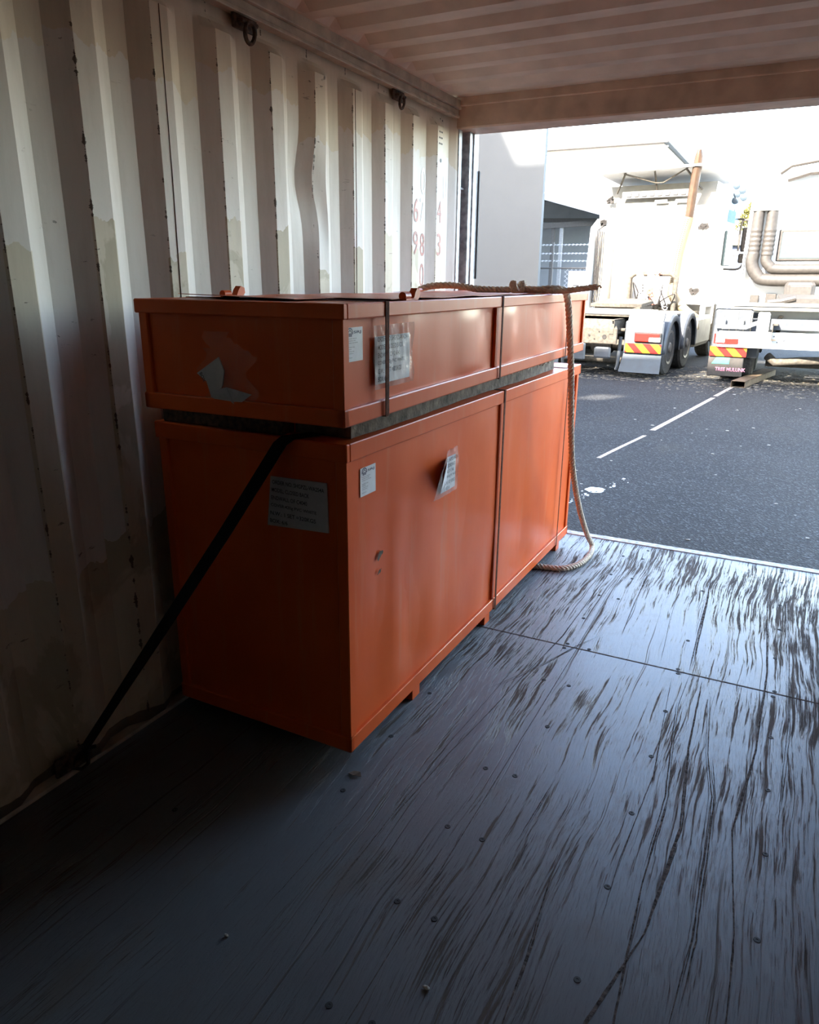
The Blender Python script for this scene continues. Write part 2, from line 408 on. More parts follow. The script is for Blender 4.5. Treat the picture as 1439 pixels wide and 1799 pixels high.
# ------------------------------------------------------------------ container shell
W_, Y0, Y1 = 2.34, -7.84, 4.26
def profile():
    pts = []; k = -33
    while True:
        a = 1.505+.2845*k
        for dy, x in ((0, -.036), (.066, 0), (.137, 0), (.208, -.036)):
            pts.append((a+dy, x))
        k += 1
        if k > 8: break
    pts += [(4.0655, -.036), (4.125, 0.0)]
    return pts
def corrugated(flip=False, dent=False):
    P0 = profile(); P = []
    for (a, b_) in zip(P0, P0[1:]):
        for k in range(3):
            t = k/3; P.append((a[0]*(1-t)+b_[0]*t, a[1]*(1-t)+b_[1]*t))
    P.append(P0[-1])
    zs = [i*.05 for i in range(0, 45)] + [2.235, 2.26, 2.275, 2.29, 2.305, 2.345]
    mb = MB(); vs = []
    for z in zs:
        k = 1.0 if z <= 2.262 else max(0.0, 1-(z-2.262)/.036)
        for (y, x) in P:
            xx = -.036+(x+.036)*k if y < 4.07 else x; yy = y
            if dent:
                g1 = math.exp(-((y-2.67)/.09)**2-((z-1.87)/.12)**2)
                g2 = math.exp(-((y-2.73)/.07)**2-((z-1.72)/.11)**2)
                xx -= .026*g1; yy += .026*g2 - .014*g1; xx -= .014*g2
                # small dents elsewhere
                xx += .003*math.sin(y*23+z*3)*math.exp(-((z-.9)/.6)**2)
            vs.append((W_-xx if flip else xx, yy, z))
    n = len(P); fs = []
    for i in range(len(zs)-1):
        for j in range(n-1):
            q = (i*n+j, i*n+j+1, (i+1)*n+j+1, (i+1)*n+j)
            fs.append(q if flip else q[::-1])
    mb.add(vs, fs); return mb
wl = struct('wall_left', corrugated(False, True), MT['wall'], smooth=True)
wr = struct('wall_right', corrugated(True), MT['wall'], smooth=True)
for o in (wl, wr):
    md = o.modifiers.new('sheet', 'SOLIDIFY'); md.thickness = .0025; md.offset = 1
mb = MB()
x = -.04
pts = []
while x < 2.36:
    for dx, yy in ((0, 0), (.07, 0), (.11, .04), (.18, .04)): pts.append((x+dx, Y0+yy))
    x += .22
vs = [(a, b_, z) for z in (0, 2.42) for a, b_ in pts]; n = len(pts)
mb.add(vs, [(j, j+1, n+j+1, n+j) for j in range(n-1)])
wb = struct('wall_back', mb, MT['wall']); md = wb.modifiers.new('sheet', 'SOLIDIFY'); md.thickness = .003; md.offset = 1

# ceiling: corrugations run across the container
mb = MB(); prof = []
y = Y0+.05
a0 = 2.500-.2175*47
k = 0
while a0+k*.2175 < 3.86:
    s0 = a0+k*.2175
    for dy, z in ((0, 2.452), (.05, 2.452), (.095, 2.424), (.165, 2.424)): prof.append((s0+dy, z))
    k += 1
prof += [(a0+k*.2175, 2.440), (4.16, 2.440)]
xs = [-.05, .02, .032, .062, W_-.062, W_-.032, W_-.02, W_+.05]
vs = []
for x_ in xs:
    e = 0 if (x_ <= .033 or x_ >= W_-.033) else 1
    for (yy, z) in prof: vs.append((x_, yy, 2.424+(z-2.424)*e if yy < 3.9 else z))
n = len(prof)
mb.add(vs, [(i*n+j, i*n+j+1, (i+1)*n+j+1, (i+1)*n+j) for i in range(len(xs)-1) for j in range(n-1)])
ce = struct('ceiling', mb, MT['roof'], smooth=True); md = ce.modifiers.new('sheet', 'SOLIDIFY'); md.thickness = .003; md.offset = 1

struct('floor', MB().box(-.04, W_+.04, Y0, Y1, -.05, 0), MT['floor'])
FL = bpy.data.objects['floor']
# rails, posts, header, sill
def rail(sx):
    f_ = (lambda v: v) if sx > 0 else (lambda v: W_-v)
    m = MB()
    for a, b_, z0, z1 in ((-.06, .006, 2.338, 2.352), (-.06, .000, 2.352, 2.380), (-.06, .016, 2.380, 2.424)):
        xa, xb = sorted((f_(a), f_(b_))); m.box(xa, xb, Y0, 4.13, z0, z1, .003)
    return m
struct('trim_1', rail(1), MT['rail']); struct('trim_2', rail(-1), MT['rail'])
def bottom_rail(sx):
    f_ = (lambda v: v) if sx > 0 else (lambda v: W_-v)
    m = MB(); xa, xb = sorted((f_(-.06), f_(.006))); m.box(xa, xb, Y0, 4.13, -.13, .012, .003); return m
struct('baseboard_left', bottom_rail(1), MT['rail']); struct('baseboard_right', bottom_rail(-1), MT['rail'])
struct('trim_3', MB().box(-.06, W_+.06, 4.11, 4.30, 2.285, 2.47, .008).box(-.06, W_+.06, 4.095, 4.115, 2.395, 2.44, .004), MT['header'])
def post(sx):
    f_ = (lambda v: v) if sx > 0 else (lambda v: W_-v)
    m = MB()
    def bx(a, b_, y0, y1, z0=-.05, z1=2.40, c=.003):
        xa, xb = sorted((f_(a), f_(b_))); m.box(xa, xb, y0, y1, z0, z1, c)
    bx(-.10, .002, 4.120, 4.165); bx(-.10, -.03, 4.165, 4.21); bx(-.10, .030, 4.21, 4.345)
    bx(-.10, .038, 4.255, 4.262); bx(-.03, .0, 4.15, 4.21, 1.985, 1.995, 0); bx(-.03, .0, 4.15, 4.21, 1.2, 1.21, 0)
    return m
struct('trim_4', post(1), MT['post']); struct('trim_5', post(-1), MT['post'])
struct('trim_6', MB().box(-.06, W_+.06, 4.26, 4.322, -.14, .004, .004), MT['sill'])
struct('trim_7', MB().box(.031, .040, 4.342, 4.352, 1.50, 2.10), MT['black'])
# base of the container below the floor
struct('trim_8', MB().box(-.02, W_+.02, Y0+.02, 4.25, -.135, -.052), MT['rust'])

# floor joints, screws, gouges (fixed to the floor)
mj = MB().box(.0, W_, 2.812, 2.820, .0, .0008)
mj.build('board_joint', MT['groove'], FL)
MB().box(1.185, 1.187, Y0, 2.812, .0, .0008).build('board_joint', MT['groove'], FL)
MB().box(1.181, 1.183, 2.82, 4.26, .0, .0008).build('board_joint', MT['groove'], FL)
mb = MB().lathe((0, 0, 0), (0, 0, 1), [(0, .0085), (.0012, .008), (.0013, .003), (.0006, .002)], 12)
first = None
rows = [.67, .98, 1.283, 1.585, 1.888, 2.195, 2.5, 2.795, 2.836, 3.12, 3.42, 3.72, 4.03, 4.19]
for xx in (.40, .785, 1.135, 1.237, 1.594, 1.945):
    for yy in rows:
        if xx < .7 and yy > 1.5: continue
        if yy > 1.5 and xx < .8 and yy > 2.3: continue
        if random.random() < .1: continue
        if first is None:
            first = mb.build('screw', MT['screw'], FL); o = first
        else:
            o = first.copy(); COL.objects.link(o); o.parent = FL
        o.location = (xx+random.uniform(-.006, .006), yy+random.uniform(-.006, .006), 0)
def gouge(path, wd, name='gouge'):
    """a bundle of thin splits in the top veneer following one line"""
    m = MB(); P = []
    for (a, b_) in zip(path, path[1:]):
        L = math.hypot(b_[0]-a[0], b_[1]-a[1]); k = max(2, int(L/.015))
        for i in range(k): t = i/k; P.append((a[0]*(1-t)+b_[0]*t, a[1]*(1-t)+b_[1]*t))
    P.append(path[-1]); n = len(P); sd_ = random.random()*50
    for s_ in range(max(1, int(wd/.004))):
        i0 = int(n*random.uniform(0, .55)) if s_ else 0; i1 = int(n*random.uniform(.55, 1)) if s_ else n
        if i1-i0 < 6: continue
        off = random.uniform(-.5, .5)*wd if s_ else 0; w0 = min(wd*.45, random.uniform(.0015, .0055)); vs = []
        for i in range(i0, i1):
            x_, y_ = P[i]; e = min(1, (i-i0)/8, (i1-1-i)/8)
            ww = w0*e*(.7+.9*abs(noise.noise(Vector((s_*7, y_*7, sd_)))))
            j_ = off+.006*noise.noise(Vector((s_*3, y_*2.2, sd_)))+.0015*noise.noise(Vector((s_, y_*30, sd_)))
            z_ = .0007+.00005*s_; vs += [(x_-ww/2+j_, y_, z_), (x_+ww/2+j_, y_, z_)]
        k = len(vs)//2; m.add(vs, [(2*i, 2*i+1, 2*i+3, 2*i+2) for i in range(k-1)])
    return m.build(name, MT['groove'], FL)
gouge([(1.611, 3.99), (1.625, 3.3), (1.637, 2.83)], .020)
gouge([(1.637, 2.80), (1.63, 2.55), (1.675, 2.01), (1.67, 1.64), (1.692, 1.0)], .020)
gouge([(1.702, 4.21), (1.745, 3.9), (1.769, 3.647), (1.791, 3.315), (1.785, 3.2)], .007)
gouge([(1.875, 4.207), (1.895, 3.5), (1.912, 2.98), (1.90, 2.4), (1.86, 1.95), (1.893, 1.578), (1.90, 1.0)], .010)
gouge([(1.96, 4.2), (1.985, 3.3), (2.0, 2.6), (1.975, 2.0)], .011)
gouge([(1.69, 2.79), (1.70, 2.3), (1.73, 1.9), (1.699, 1.477), (1.629, 1.19), (1.62, .95)], .016)
gouge([(1.726, 2.70), (1.76, 2.3), (1.793, 2.076), (1.80, 1.7), (1.804, 1.514), (1.79, 1.27), (1.80, .95)], .024)
gouge([(1.58, 2.78), (1.60, 2.4), (1.62, 2.1), (1.60, 1.7), (1.60, 1.45)], .010)
gouge([(1.118, 4.2), (1.115, 3.6), (1.10, 2.9), (1.05, 2.4), (1.0, 1.9), (.98, 1.5)], .009)
gouge([(1.30, 4.15), (1.31, 3.5), (1.33, 3.0)], .008)
gouge([(1.45, 1.62), (1.47, 1.3), (1.48, 1.0)], .012)
gouge([(1.35, 1.95), (1.33, 1.6)], .008)
gouge([(1.48, 3.9), (1.50, 3.2), (1.52, 2.85)], .006)
gouge([(1.25, 3.0), (1.17, 2.82), (1.10, 2.62), (1.02, 2.44), (.95, 2.30)], .016)
gouge([(.86, 2.84), (.84, 2.1), (.86, 1.5), (.85, 1.1)], .005)
gouge([(1.02, 2.78), (.98, 2.0), (.97, 1.3), (1.0, 1.0)], .005)

# lashing rings under the top rail and at the wall foot
def lashing_ring(label, loc, s=1.0, low=False):
    t = thing('lashing_ring', label, 'lashing ring', loc)
    m = MB().box(-.012, .0, -.055*s, .055*s, -.02*s, .03*s, .003)
    m.tube([(.0, -.035*s, .0), (.014, -.035*s, 0), (.014, .035*s, 0), (0, .035*s, 0)], .007*s, 8)
    m.build('bracket', MT['rust'], t, True)
    R0 = .028*s; pth = []
    for i in range(18):
        a = 2*math.pi*i/18; pth.append((.016+(.004 if not low else .012)*math.cos(a), R0*math.sin(a)*.8, (-R0*.9 if not low else R0*.6)+R0*math.cos(a)))
    MB().tube(pth, .0065*s, 8, closed=True).build('ring', MT['rust'], t, True)
    return t
lashing_ring('dark rusty lashing ring under the top rail, nearest the camera', (-.010, 2.31, 2.318), 1.15)
lashing_ring('small rusty lashing ring under the top rail, nearest the doorway', (-.010, 3.43, 2.315), 1.0)
lashing_ring('rusty lashing ring low on the wall that anchors the black webbing strap', (.02, 1.25, .055), 1.2, True)

# vent holes and stencilled characters on the wall
mb = MB()
for r_ in range(3):
    for c in range(3): mb.lathe((.0, 3.868+c*.016, 2.235-r_*.028), (1, 0, 0), [(0, .0045), (.0012, .0045)], 8)
mb.lathe((0, 3.872, 2.295), (1, 0, 0), [(0, .004), (.0012, .004)], 8).lathe((0, 3.90, 2.29), (1, 0, 0), [(0, .004), (.0012, .004)], 8)
mb.lathe((0, 3.888, 2.098), (1, 0, 0), [(0, .010), (.0015, .010)], 12)
mb.build('vent_hole', MT['ink'], wl)
def wall_char(ch, yc, zc, X, mat, h=.115, wd=.052, bold=.0):
    m = text_mb(ch, (X, yc-wd/2, zc-h/2), (0, 1, 0), (0, 0, 1), wd, h, .0018, bold)
    m.build('stencilled_character', MT[mat], wl)
wall_char('9', 3.598, 1.672, 0, 'redink'); wall_char('8', 3.748, 1.67, -.036, 'redink'); wall_char('3', 3.882, 1.676, 0, 'redink')
wall_char('0', 3.745, 1.513, -.036, 'redink', .125); wall_char('O', 3.75, 1.985, -.036, 'whiteink', .13); wall_char('U', 4.025, 1.975, -.036, 'whiteink', .13, .045)
wall_char('6', 3.60, 1.83, 0, 'redink'); wall_char('7', 3.745, 1.84, -.036, 'whiteink'); wall_char('4', 3.88, 1.845, 0, 'redink')
# welded sheet seams
for yy in (1.893, 3.012):
    MB().tube([(.0005, yy-.02, 0.02), (.0005, yy-.01, 1.0), (.0005, yy, 1.8), (.0005, yy, 2.26)], .0013, 6).build('weld_seam', MT['rust'], wl)

# ------------------------------------------------------------------ crates
def wavy(mb, X, ya, yb, za, zb, amp, seed, axis='x', ny=46, nz=16):
    """dented sheet-steel panel facing +X (axis x) or -Y (axis y)"""
    vs = []
    for i in range(nz+1):
        for j in range(ny+1):
            a = ya+(yb-ya)*j/ny; z = za+(zb-za)*i/nz
            ed = min(1, 4*min(j, ny-j)/ny*2, 3*min(i, nz-i)/nz*2)
            d = amp*ed*(noise.noise(Vector((a*3.1, z*1.3, seed)))+.5*noise.noise(Vector((a*8, z*2.2, seed+5))))
            vs.append((X+d, a, z) if axis == 'x' else (a, X-d, z))
    n = ny+1
    fs = [(i*n+j, i*n+j+1, (i+1)*n+j+1, (i+1)*n+j) for i in range(nz) for j in range(ny)]
    mb.add(vs, fs)
def crate(label, loc, rz, W, Lg, H, lip, brail, post_w, divs, straps, feet, foot_h, seed, amp, feet_in=.0):
    t = thing('metal_crate', label, 'crate', loc, rz)
    q = .010                                               # recess of the panels
    m = MB(); m.box(-W+q, -q-.004, q+.004, Lg-q, .008, H-.012)
    wavy(m, -q, post_w*.6, Lg-post_w*.6, brail*.6, H-lip*.6, amp, seed)
    wavy(m, q, -W+post_w*.6, -post_w*.6, brail*.6, H-lip*.6, amp*.6, seed+3, 'y', 24, 16)
    m.build('body', MT['crate'], t, True)
    for (px_, py_) in ((0, 0), (-W, 0), (0, Lg), (-W, Lg)):
        x0 = px_-post_w if px_ == 0 else px_; y0 = py_ if py_ == 0 else py_-post_w
        MB().box(x0, x0+post_w, y0, y0+post_w, .002, H-.006, .003).build('corner_post', MT['crate'], t)
    e = .003
    m = MB(); m.box(-W-e, e, -e, .02, 0, brail, .003); m.box(-.02, e, -e, Lg+e, 0, brail, .003); m.box(-W-e, -W+.02, -e, Lg+e, 0, brail, .003); m.box(-W-e, e, Lg-.02, Lg+e, 0, brail, .003)
    m.box(-W, 0, 0, Lg, .002, .010); m.build('bottom_rail', MT['crate'], t)
    e = .007
    m = MB(); m.box(-W-e, e, -e, .012, H-lip, H, .003); m.box(-.012, e, .012, Lg-.012, H-lip, H, .003); m.box(-W-e, -W+.012, .012, Lg-.012, H-lip, H, .003); m.box(-W-e, e, Lg-.012, Lg+e, H-lip, H, .003)
    m.box(-W+.01, -.01, .01, Lg-.01, H-.008, H-.001)
    lid = m.build('lid', MT['crate'], t)
    for d in divs:
        MB().box(-q-.004, -.002, d-.014, d+.014, brail, H-lip, .002).build('stiffener', MT['crate'], t)
    for (d, wd, mt) in straps:
        e = .0085; m = MB()
        m.box(e-.001, e+.0012, d-wd/2, d+wd/2, -.0015, H+.0015); m.box(-W-e-.001, -W-e+.0012, d-wd/2, d+wd/2, -.0015, H+.0015)
        m.box(-W-e, e, d-wd/2, d+wd/2, H, H+.002); m.box(-W-e, e, d-wd/2, d+wd/2, -.002, 0)
        m.build('strapping_band', MT[mt], t)
    for d in feet:
        MB().box(-W+.02, -.012-feet_in, d-.03, d+.03, -foot_h, 0.0, .002).build('foot', MT['crate'], t)
    return t, lid
LOW, lowlid = crate('large deep orange steel crate standing on the floor, lower of the two', (.757, 1.680, .060), -.010, .709, 2.408, .994, .052, .052, .036,
               (1.215,), ((1.222, .016, 'brownband'), (2.17, .009, 'brownband')), (.475, 1.18, 2.27), .060, 1.0, .014)
UP, uplid = crate('shallow orange steel crate stacked on top of the deeper orange crate', (.884, 1.473, 1.147), .017, .633, 2.402, .288, .036, .042, .030,
               (1.07,), ((.205, .018, 'brownband'), (1.09, .014, 'brownband'), (2.02, .010, 'brownband')), (.32, 1.3, 2.1), .093, 7.0, .014, .22)

# sticker with a house logo
def sticker(par, y, z, X, wd, h):
    m = MB().box(X, X+.0015, y, y+wd, z, z+h); o = m.build('sticker', MT['whitepaper'], par)
    o['label'] = 'small white printed sticker with a house logo'
    U, V = (0, 1, 0), (0, 0, 1); Xs = X+.0017
    k = wd/.085
    mm = text_mb('SRJ', (Xs, y+wd*.46, z+h*.80), U, V, wd*.44, h*.10, .0003, .02)
    # house in a ring
    cx, cz, R_ = y+wd*.25, z+h*.84, wd*.17
    for i in range(16):
        a0, a1 = math.pi*(-.1+1.2*i/16), math.pi*(-.1+1.2*(i+1)/16)
        mm.add([(Xs+.0004, cx+R_*math.cos(a), cz+R_*math.sin(a)*.9) for a in (a0, a1)]+[(Xs+.0004, cx+R_*.78*math.cos(a), cz+R_*.78*math.sin(a)*.9) for a in (a1, a0)], [(0, 1, 2, 3)])
    mm.add([(Xs+.0004, cx-R_*.8, cz), (Xs+.0004, cx, cz+R_*.62), (Xs+.0004, cx+R_*.8, cz), (Xs+.0004, cx+R_*.8, cz-R_*.12), (Xs+.0004, cx, cz+R_*.42), (Xs+.0004, cx-R_*.8, cz-R_*.12)], [(0, 5, 4, 1), (1, 4, 3, 2)])
    for i in range(3): mm.add([(Xs+.0004, cx+R_*(a), cz+b_) for a, b_ in ((-.6+.45*i, -R_*.6), (-.3+.45*i, -R_*.6), (-.3+.45*i, -R_*.02), (-.6+.45*i, -R_*.02))], [(0, 1, 2, 3)])
    mm.build('printed_logo', MT['blueink'], o)
    m2 = MB()
    for i, wl_ in enumerate((.55, .48, .62, .0, .42, .25, .40, .34, .0, .3)):
        if wl_ <= 0: continue
        z0 = z+h*(.66-.062*i)
        m3 = text_mb('WWWW NN WWWN'[:max(4, int(wl_*18))], (Xs, y+wd*.08, z0), U, V, wd*wl_, h*.030, .0003)
        m2.add(m3.v, m3.f)
    m2.build('printed_text', MT['ink'], o)
    return o
import types
sticker(UP, .025, .152, -.0095, .082, .080)
sticker(LOW, .088, .818, -.0092, .088, .086)

# document pouches on the side faces
def pouch(par, y, z, wd, h, X, lines, fold=0.0, label='clear plastic document pouch holding a printed sheet'):
    ny, nz = 22, 22
    def sheet(m, inset, dx, wob, seed, cut=0.0):
        vs = []
        for i in range(nz+1):
            for j in range(ny+1):
                a = y+inset+(wd-2*inset)*j/ny; b_ = z+inset+(h-2*inset-.016*(inset > 0))*i/nz
                a0 = a
                if cut: a = a + cut*(1-j/ny)*(1-i/nz)*wd + 0
                d = dx+wob*(noise.noise(Vector((a0*60, b_*16, seed)))) + fold*max(0, (1-j/ny)-.4)*.08*(i/nz)
                vs.append((X+d, a, b_))
        n = ny+1
        m.add(vs, [(i*n+j, i*n+j+1, (i+1)*n+j+1, (i+1)*n+j) for i in range(nz) for j in range(ny)])
    m = MB(); sheet(m, 0, .009, .008, 2.0); o = m.build('document_pouch', MT['film'], par, True); o['label'] = label
    m = MB(); sheet(m, .012, .0045, .0012, 9.0, .28*fold); pp = m.build('paper_sheet', MT['whitepaper'], o, True)
    mm = MB()
    for i, (s_, k) in enumerate(lines):
        zz = z+h*(.74-.125*i)
        off = .32*fold*wd*(1-(zz-z)/h)
        m3 = text_mb(s_, (X+.0072+fold*.004, y+.022+off+.02*fold, zz), (0, 1, 0), (0, 0, 1), min((wd-.045-off)*k, wd), .0125, .0004, .01)
        mm.add(m3.v, m3.f)
    mm.build('printed_text', MT['ink'], o)
    return o
LN = [('ORDER NO. SHGPZL-WA254A', 1.0), ('MODEL: CLOSED BACK', .8), ('ENDWALL OF C4040', .7), ('COVER:420g PVC WHITE', .85), ('G.W.: 1 SET =320KGS', .75), ('BOX: 6/6', .3)]
pouch(UP, .150, .072, .222, .160, -.0085, LN)
pouch(LOW, .565, .680, .205, .165, -.0085, LN, 1.0, 'crumpled clear plastic pouch with a folded printed sheet')

for (y_, z_, w_, h_) in ((.178, .600, .045, .018), (.182, .545, .030, .010)):
    mk = MB(); vs = [(-.0078, y_+w_*(.5+.5*math.cos(a)*random.uniform(.5, 1)), z_+h_*math.sin(a)*random.uniform(.4, 1)+.4*h_*math.cos(a)) for a in [2*math.pi*i/12 for i in range(12)]]
    mk.prism(vs, (.0008, 0, 0)).build('smudge', MT['rust'], LOW)
# order sheet on the near end of the lower crate
o = MB().add([(-.292, .0085, .712), (-.068, .0085, .722), (-.071, .0085, .872), (-.263, .0085, .860)] , [(0, 1, 2, 3)]).add([(-.292, .0065, .712), (-.068, .0065, .722), (-.071, .0065, .872), (-.263, .0065, .860)], [(3, 2, 1, 0)])
m = MB().prism([(-.290, .0098, .712), (-.068, .0098, .722), (-.071, .0098, .872), (-.270, .0098, .868)], (0, -.0045, 0))
o = m.build('order_sheet', MT['paper'], LOW); o['label'] = 'white printed order sheet behind the strap'
mm = MB()
for i, (s_, k) in enumerate([('ORDER NO. SHGPZL-WA254A', .185), ('MODEL: CLOSED BACK', .135), ('ENDWALL OF C4040', .130), ('COVER:420g PVC WHITE', .165), ('N.W.: 1 SET =320KGS', .165), ('BOX: 6/6', .065)]):
    m3 = text_mb(s_, (-.264-.003*i, .0048, .846-.0245*i), Vector((1, 0, -.02)).normalized(), (0, 0, 1), k, .0125, .0004, .012); mm.add(m3.v, m3.f)
mm.build('printed_text', MT['ink'], o)

# torn packing tape and paper on the near end of the upper crate
# local coordinates: x = world x - .884, z = world z - 1.147, outer face about y = 0.006
def P2(x, z, d=.0): return (x-.884, .0035-d, z-1.147)
m = MB().prism([P2(.438, 1.251), P2(.513, 1.296), P2(.528, 1.262), P2(.520, 1.225), P2(.505, 1.200), P2(.480, 1.193), P2(.468, 1.232)], (0, -.003, 0))
m.prism([P2(.480, 1.193, .003), P2(.512, 1.215, .006), P2(.540, 1.222, .010), P2(.559, 1.175, .004), P2(.545, 1.168, .003)], (0, -.002, 0))
m.prism([P2(.540, 1.222, .009), P2(.615, 1.208, .006), P2(.559, 1.172, .003)], (0, -.002, 0))
tp = m.build('torn_label', MT['paper'], UP); tp['label'] = 'torn grey paper label with clear tape'
MB().add(*[text_mb('BOX', (.447-.884, -.0002, 1.251-1.147), Vector((.45, 0, -.9)).normalized(), Vector((.9, 0, .45)).normalized(), .026, .010, .0004, .02).__dict__[k] for k in ('v', 'f')]).build('printed_text', MT['ink'], tp)
m = MB(); vs = []
for i in range(13):
    for j in range(13):
        a = .46+.16*j/12+.02*math.sin(i); b_ = 1.19+.17*i/12
        vs.append(P2(a, b_, .006+.009*abs(noise.noise(Vector((a*40, b_*14, 2))))))
m.add(vs, [(i*13+j, i*13+j+1, (i+1)*13+j+1, (i+1)*13+j) for i in range(12) for j in range(12) if (i+j) < 19 and (j > 1 or i < 9)])
fm = mat_plastic_film(); fm.name = 'packing_tape_film'; fm.node_tree.nodes['Principled BSDF'].inputs['Alpha'].default_value = .10
m.build('packing_tape', fm, tp, True)

# loose thin sheets lying on the upper lid + orange end tabs
def lid_sheet(x0, x1, y0, y1, curl, z=.2895):
    m = MB(); vs = []; ny = 16
    for top in (0, 1):
        for i in range(ny+1):
            t_ = i/ny; yy = y0+(y1-y0)*t_
            for k in (0, 1):
                xx = x0+(x1-x0)*k
                d = curl*max(0, (.25-t_)/.25)**2*(1-k*.8)+.003*math.sin(t_*9)**2
                vs.append((xx, yy, z+d+.0012*top))
    n = 2*(ny+1); fs = []
    for i in range(ny):
        a = 2*i; fs += [(a, a+2, a+3, a+1), (n+a, n+a+1, n+a+3, n+a+2), (a, n+a, n+a+2, a+2), (a+1, a+3, n+a+3, n+a+1)]
    m.add(vs, fs); return m.build('lid_sheet', MT['crate'], uplid)
lid_sheet(-.58, -.20, .10, 1.0, .010); lid_sheet(-.40, -.03, .30, 1.35, .003, .2905); lid_sheet(-.60, -.05, 1.4, 2.3, .002)
def tab(x, y, s=1.0, leg=False):
    m = MB(); z = .2885
    m.tube([(x, y-.004, z+.010*s), (x, y+.030*s, z+.010*s)], .0115*s, 12)
    if leg:
        m.prism([(x-.010, y+.028, z), (x-.010, y+.075, z), (x-.010, y+.088, z+.012), (x-.010, y+.086, z+.026), (x-.010, y+.070, z+.031), (x-.010, y+.058, z+.020), (x-.010, y+.050, z+.006)], (.02, 0, 0))
        m.box(x-.01, x+.01, y+.0, y+.06, z-.0015, z+.004)
    m.build('latch_tab', MT['crate'], UP, True)
tab(-.030, .37, 1.0, True); tab(-.56, .262, .9, True); tab(-.56, 1.575, .9)

# timber dunnage between the crates
t = thing('board_or_shade_block', 'weathered grey board wedged between the two orange crates', 'board', (.66, 1.75, 1.054))
m = MB(); ny = 30; vs = []
for i in range(ny+1):
    yy = 2.02*i/ny; xo = .022+(.0)*i
    for (a, b_) in ((0-.12, 0), (.072, 0), (.072, .052+.004*math.sin(i*.9)), (-.12, .054)):
        vs.append((a+.006*math.sin(i*.35), yy, b_+.001*(1+math.sin(i*1.7))))
fs = [(0, 3, 2, 1), tuple(4*ny+k for k in range(4))]
for i in range(ny):
    for k in range(4): fs.append((4*i+k, 4*i+(k+1) % 4, 4*i+4+(k+1) % 4, 4*i+4+k))
m.add(vs, fs).build('plank_or_shade_block', MT['board'], t)
mb = MB()
for i in range(26):
    yy = 1.35+.6*random.random(); mb.tube([(.05+.02*random.random(), yy, .058), (.07+.012*random.random(), yy+random.uniform(-.06, .06), .062+.01*random.random()), (.076, yy+random.uniform(-.09, .09), .04+.01*random.random())], .0025, 5)
mb.blob((.045, 1.62, .058), .03, .17, .008, 12, 7, .3)
mb.build('frayed_fibre', MT['rag'], t)

t = thing('board_or_shade_block', 'dark block added to blacken the shaded near end of the gap between the crates', 'board', (.07, 1.692, 1.0545))  # dark block added to imitate the black shade in the gap
MB().box(0, .46, 0, .072, 0, .086, .004).build('plank_or_shade_block', MT['rust'], t)
# black webbing strap from the wall ring up over the lower crate
t = thing('webbing_strap', 'black webbing strap running diagonally from the wall ring to between the crates', 'strap', (0, 0, 0))
path = [Vector(p) for p in ((.055, 1.262, .105), (.13, 1.32, .243), (.26, 1.42, .482), (.42, 1.545, .778), (.555, 1.652, 1.040), (.575, 1.664, 1.0585), (.60, 1.71, 1.0592), (.64, 1.80, 1.0592))]
vs = []
for i, p in enumerate(path):
    s_ = i/(len(path)-1); wv = Vector((1, -.35*(1-s_), 0)).normalized()*(.021 if i < 2 else .026); nn = Vector((0, 0, .0018)) if i > 4 else Vector((0, -.0015, .0008))
    for q_ in (p-wv-nn, p+wv-nn, p+wv+nn, p-wv+nn): vs.append(q_)
n = len(path); fs = [(3, 2, 1, 0), tuple(4*(n-1)+k for k in range(4))]
for i in range(n-1):
    for k in range(4): fs.append((4*i+k, 4*i+(k+1) % 4, 4*i+4+(k+1) % 4, 4*i+4+k))
MB().add(vs, fs).build('webbing', MT['web'], t)
MB().tube([(.05, 1.262, .112), (.035, 1.235, .075), (.037, 1.228, .05), (.045, 1.25, .035), (.052, 1.27, .045), (.055, 1.275, .10)], .006, 8).tube([(.03, 1.24, .10), (.08, 1.285, .108)], .006, 8).build('hook', MT['darkch'], t, True)

# rope
def catmull(P, k=14):
    P = [Vector(p) for p in P]; out_ = []
    Q = [P[0]*2-P[1]]+P+[P[-1]*2-P[-2]]
    for i in range(1, len(Q)-2):
        for j in range(k):
            t_ = j/k; a, b_, c, d = Q[i-1:i+3]
            out_.append(.5*((2*b_)+(c-a)*t_+(2*a-5*b_+4*c-d)*t_*t_+(-a+3*b_-3*c+d)*t_**3))
    out_.append(P[-1]); return out_
def twisted(mb, ctrl, R_=.0140, pitch=.062):
    P = catmull(ctrl, 10); D = [0]
    for a, b_ in zip(P, P[1:]): D.append(D[-1]+(b_-a).length)
    step = .006; n = int(D[-1]/step); Q = []; j = 0
    for i in range(n+1):
        s_ = i*step
        while j < len(D)-2 and D[j+1] < s_: j += 1
        t_ = (s_-D[j])/max(D[j+1]-D[j], 1e-9); Q.append(P[j].lerp(P[j+1], t_))
    a = Vector((0, 0, 1)) if abs((Q[1]-Q[0]).normalized().z) < .9 else Vector((1, 0, 0))
    strands = [[], [], []]
    for i, q in enumerate(Q):
        T = (Q[min(i+1, len(Q)-1)]-Q[max(i-1, 0)]).normalized(); a = (a-T*a.dot(T)).normalized(); b_ = T.cross(a)
        for k in range(3):
            an = 2*math.pi*(i*step/pitch+k/3); strands[k].append(q+(a*math.cos(an)+b_*math.sin(an))*R_*.55)
    for st in strands: mb.tube(st, R_*.58, 7)
rt = thing('rope', 'twisted jute rope draped over the upper crate and hanging to the floor', 'rope', (0, 0, 0))
mb = MB()
ZT = 1.447
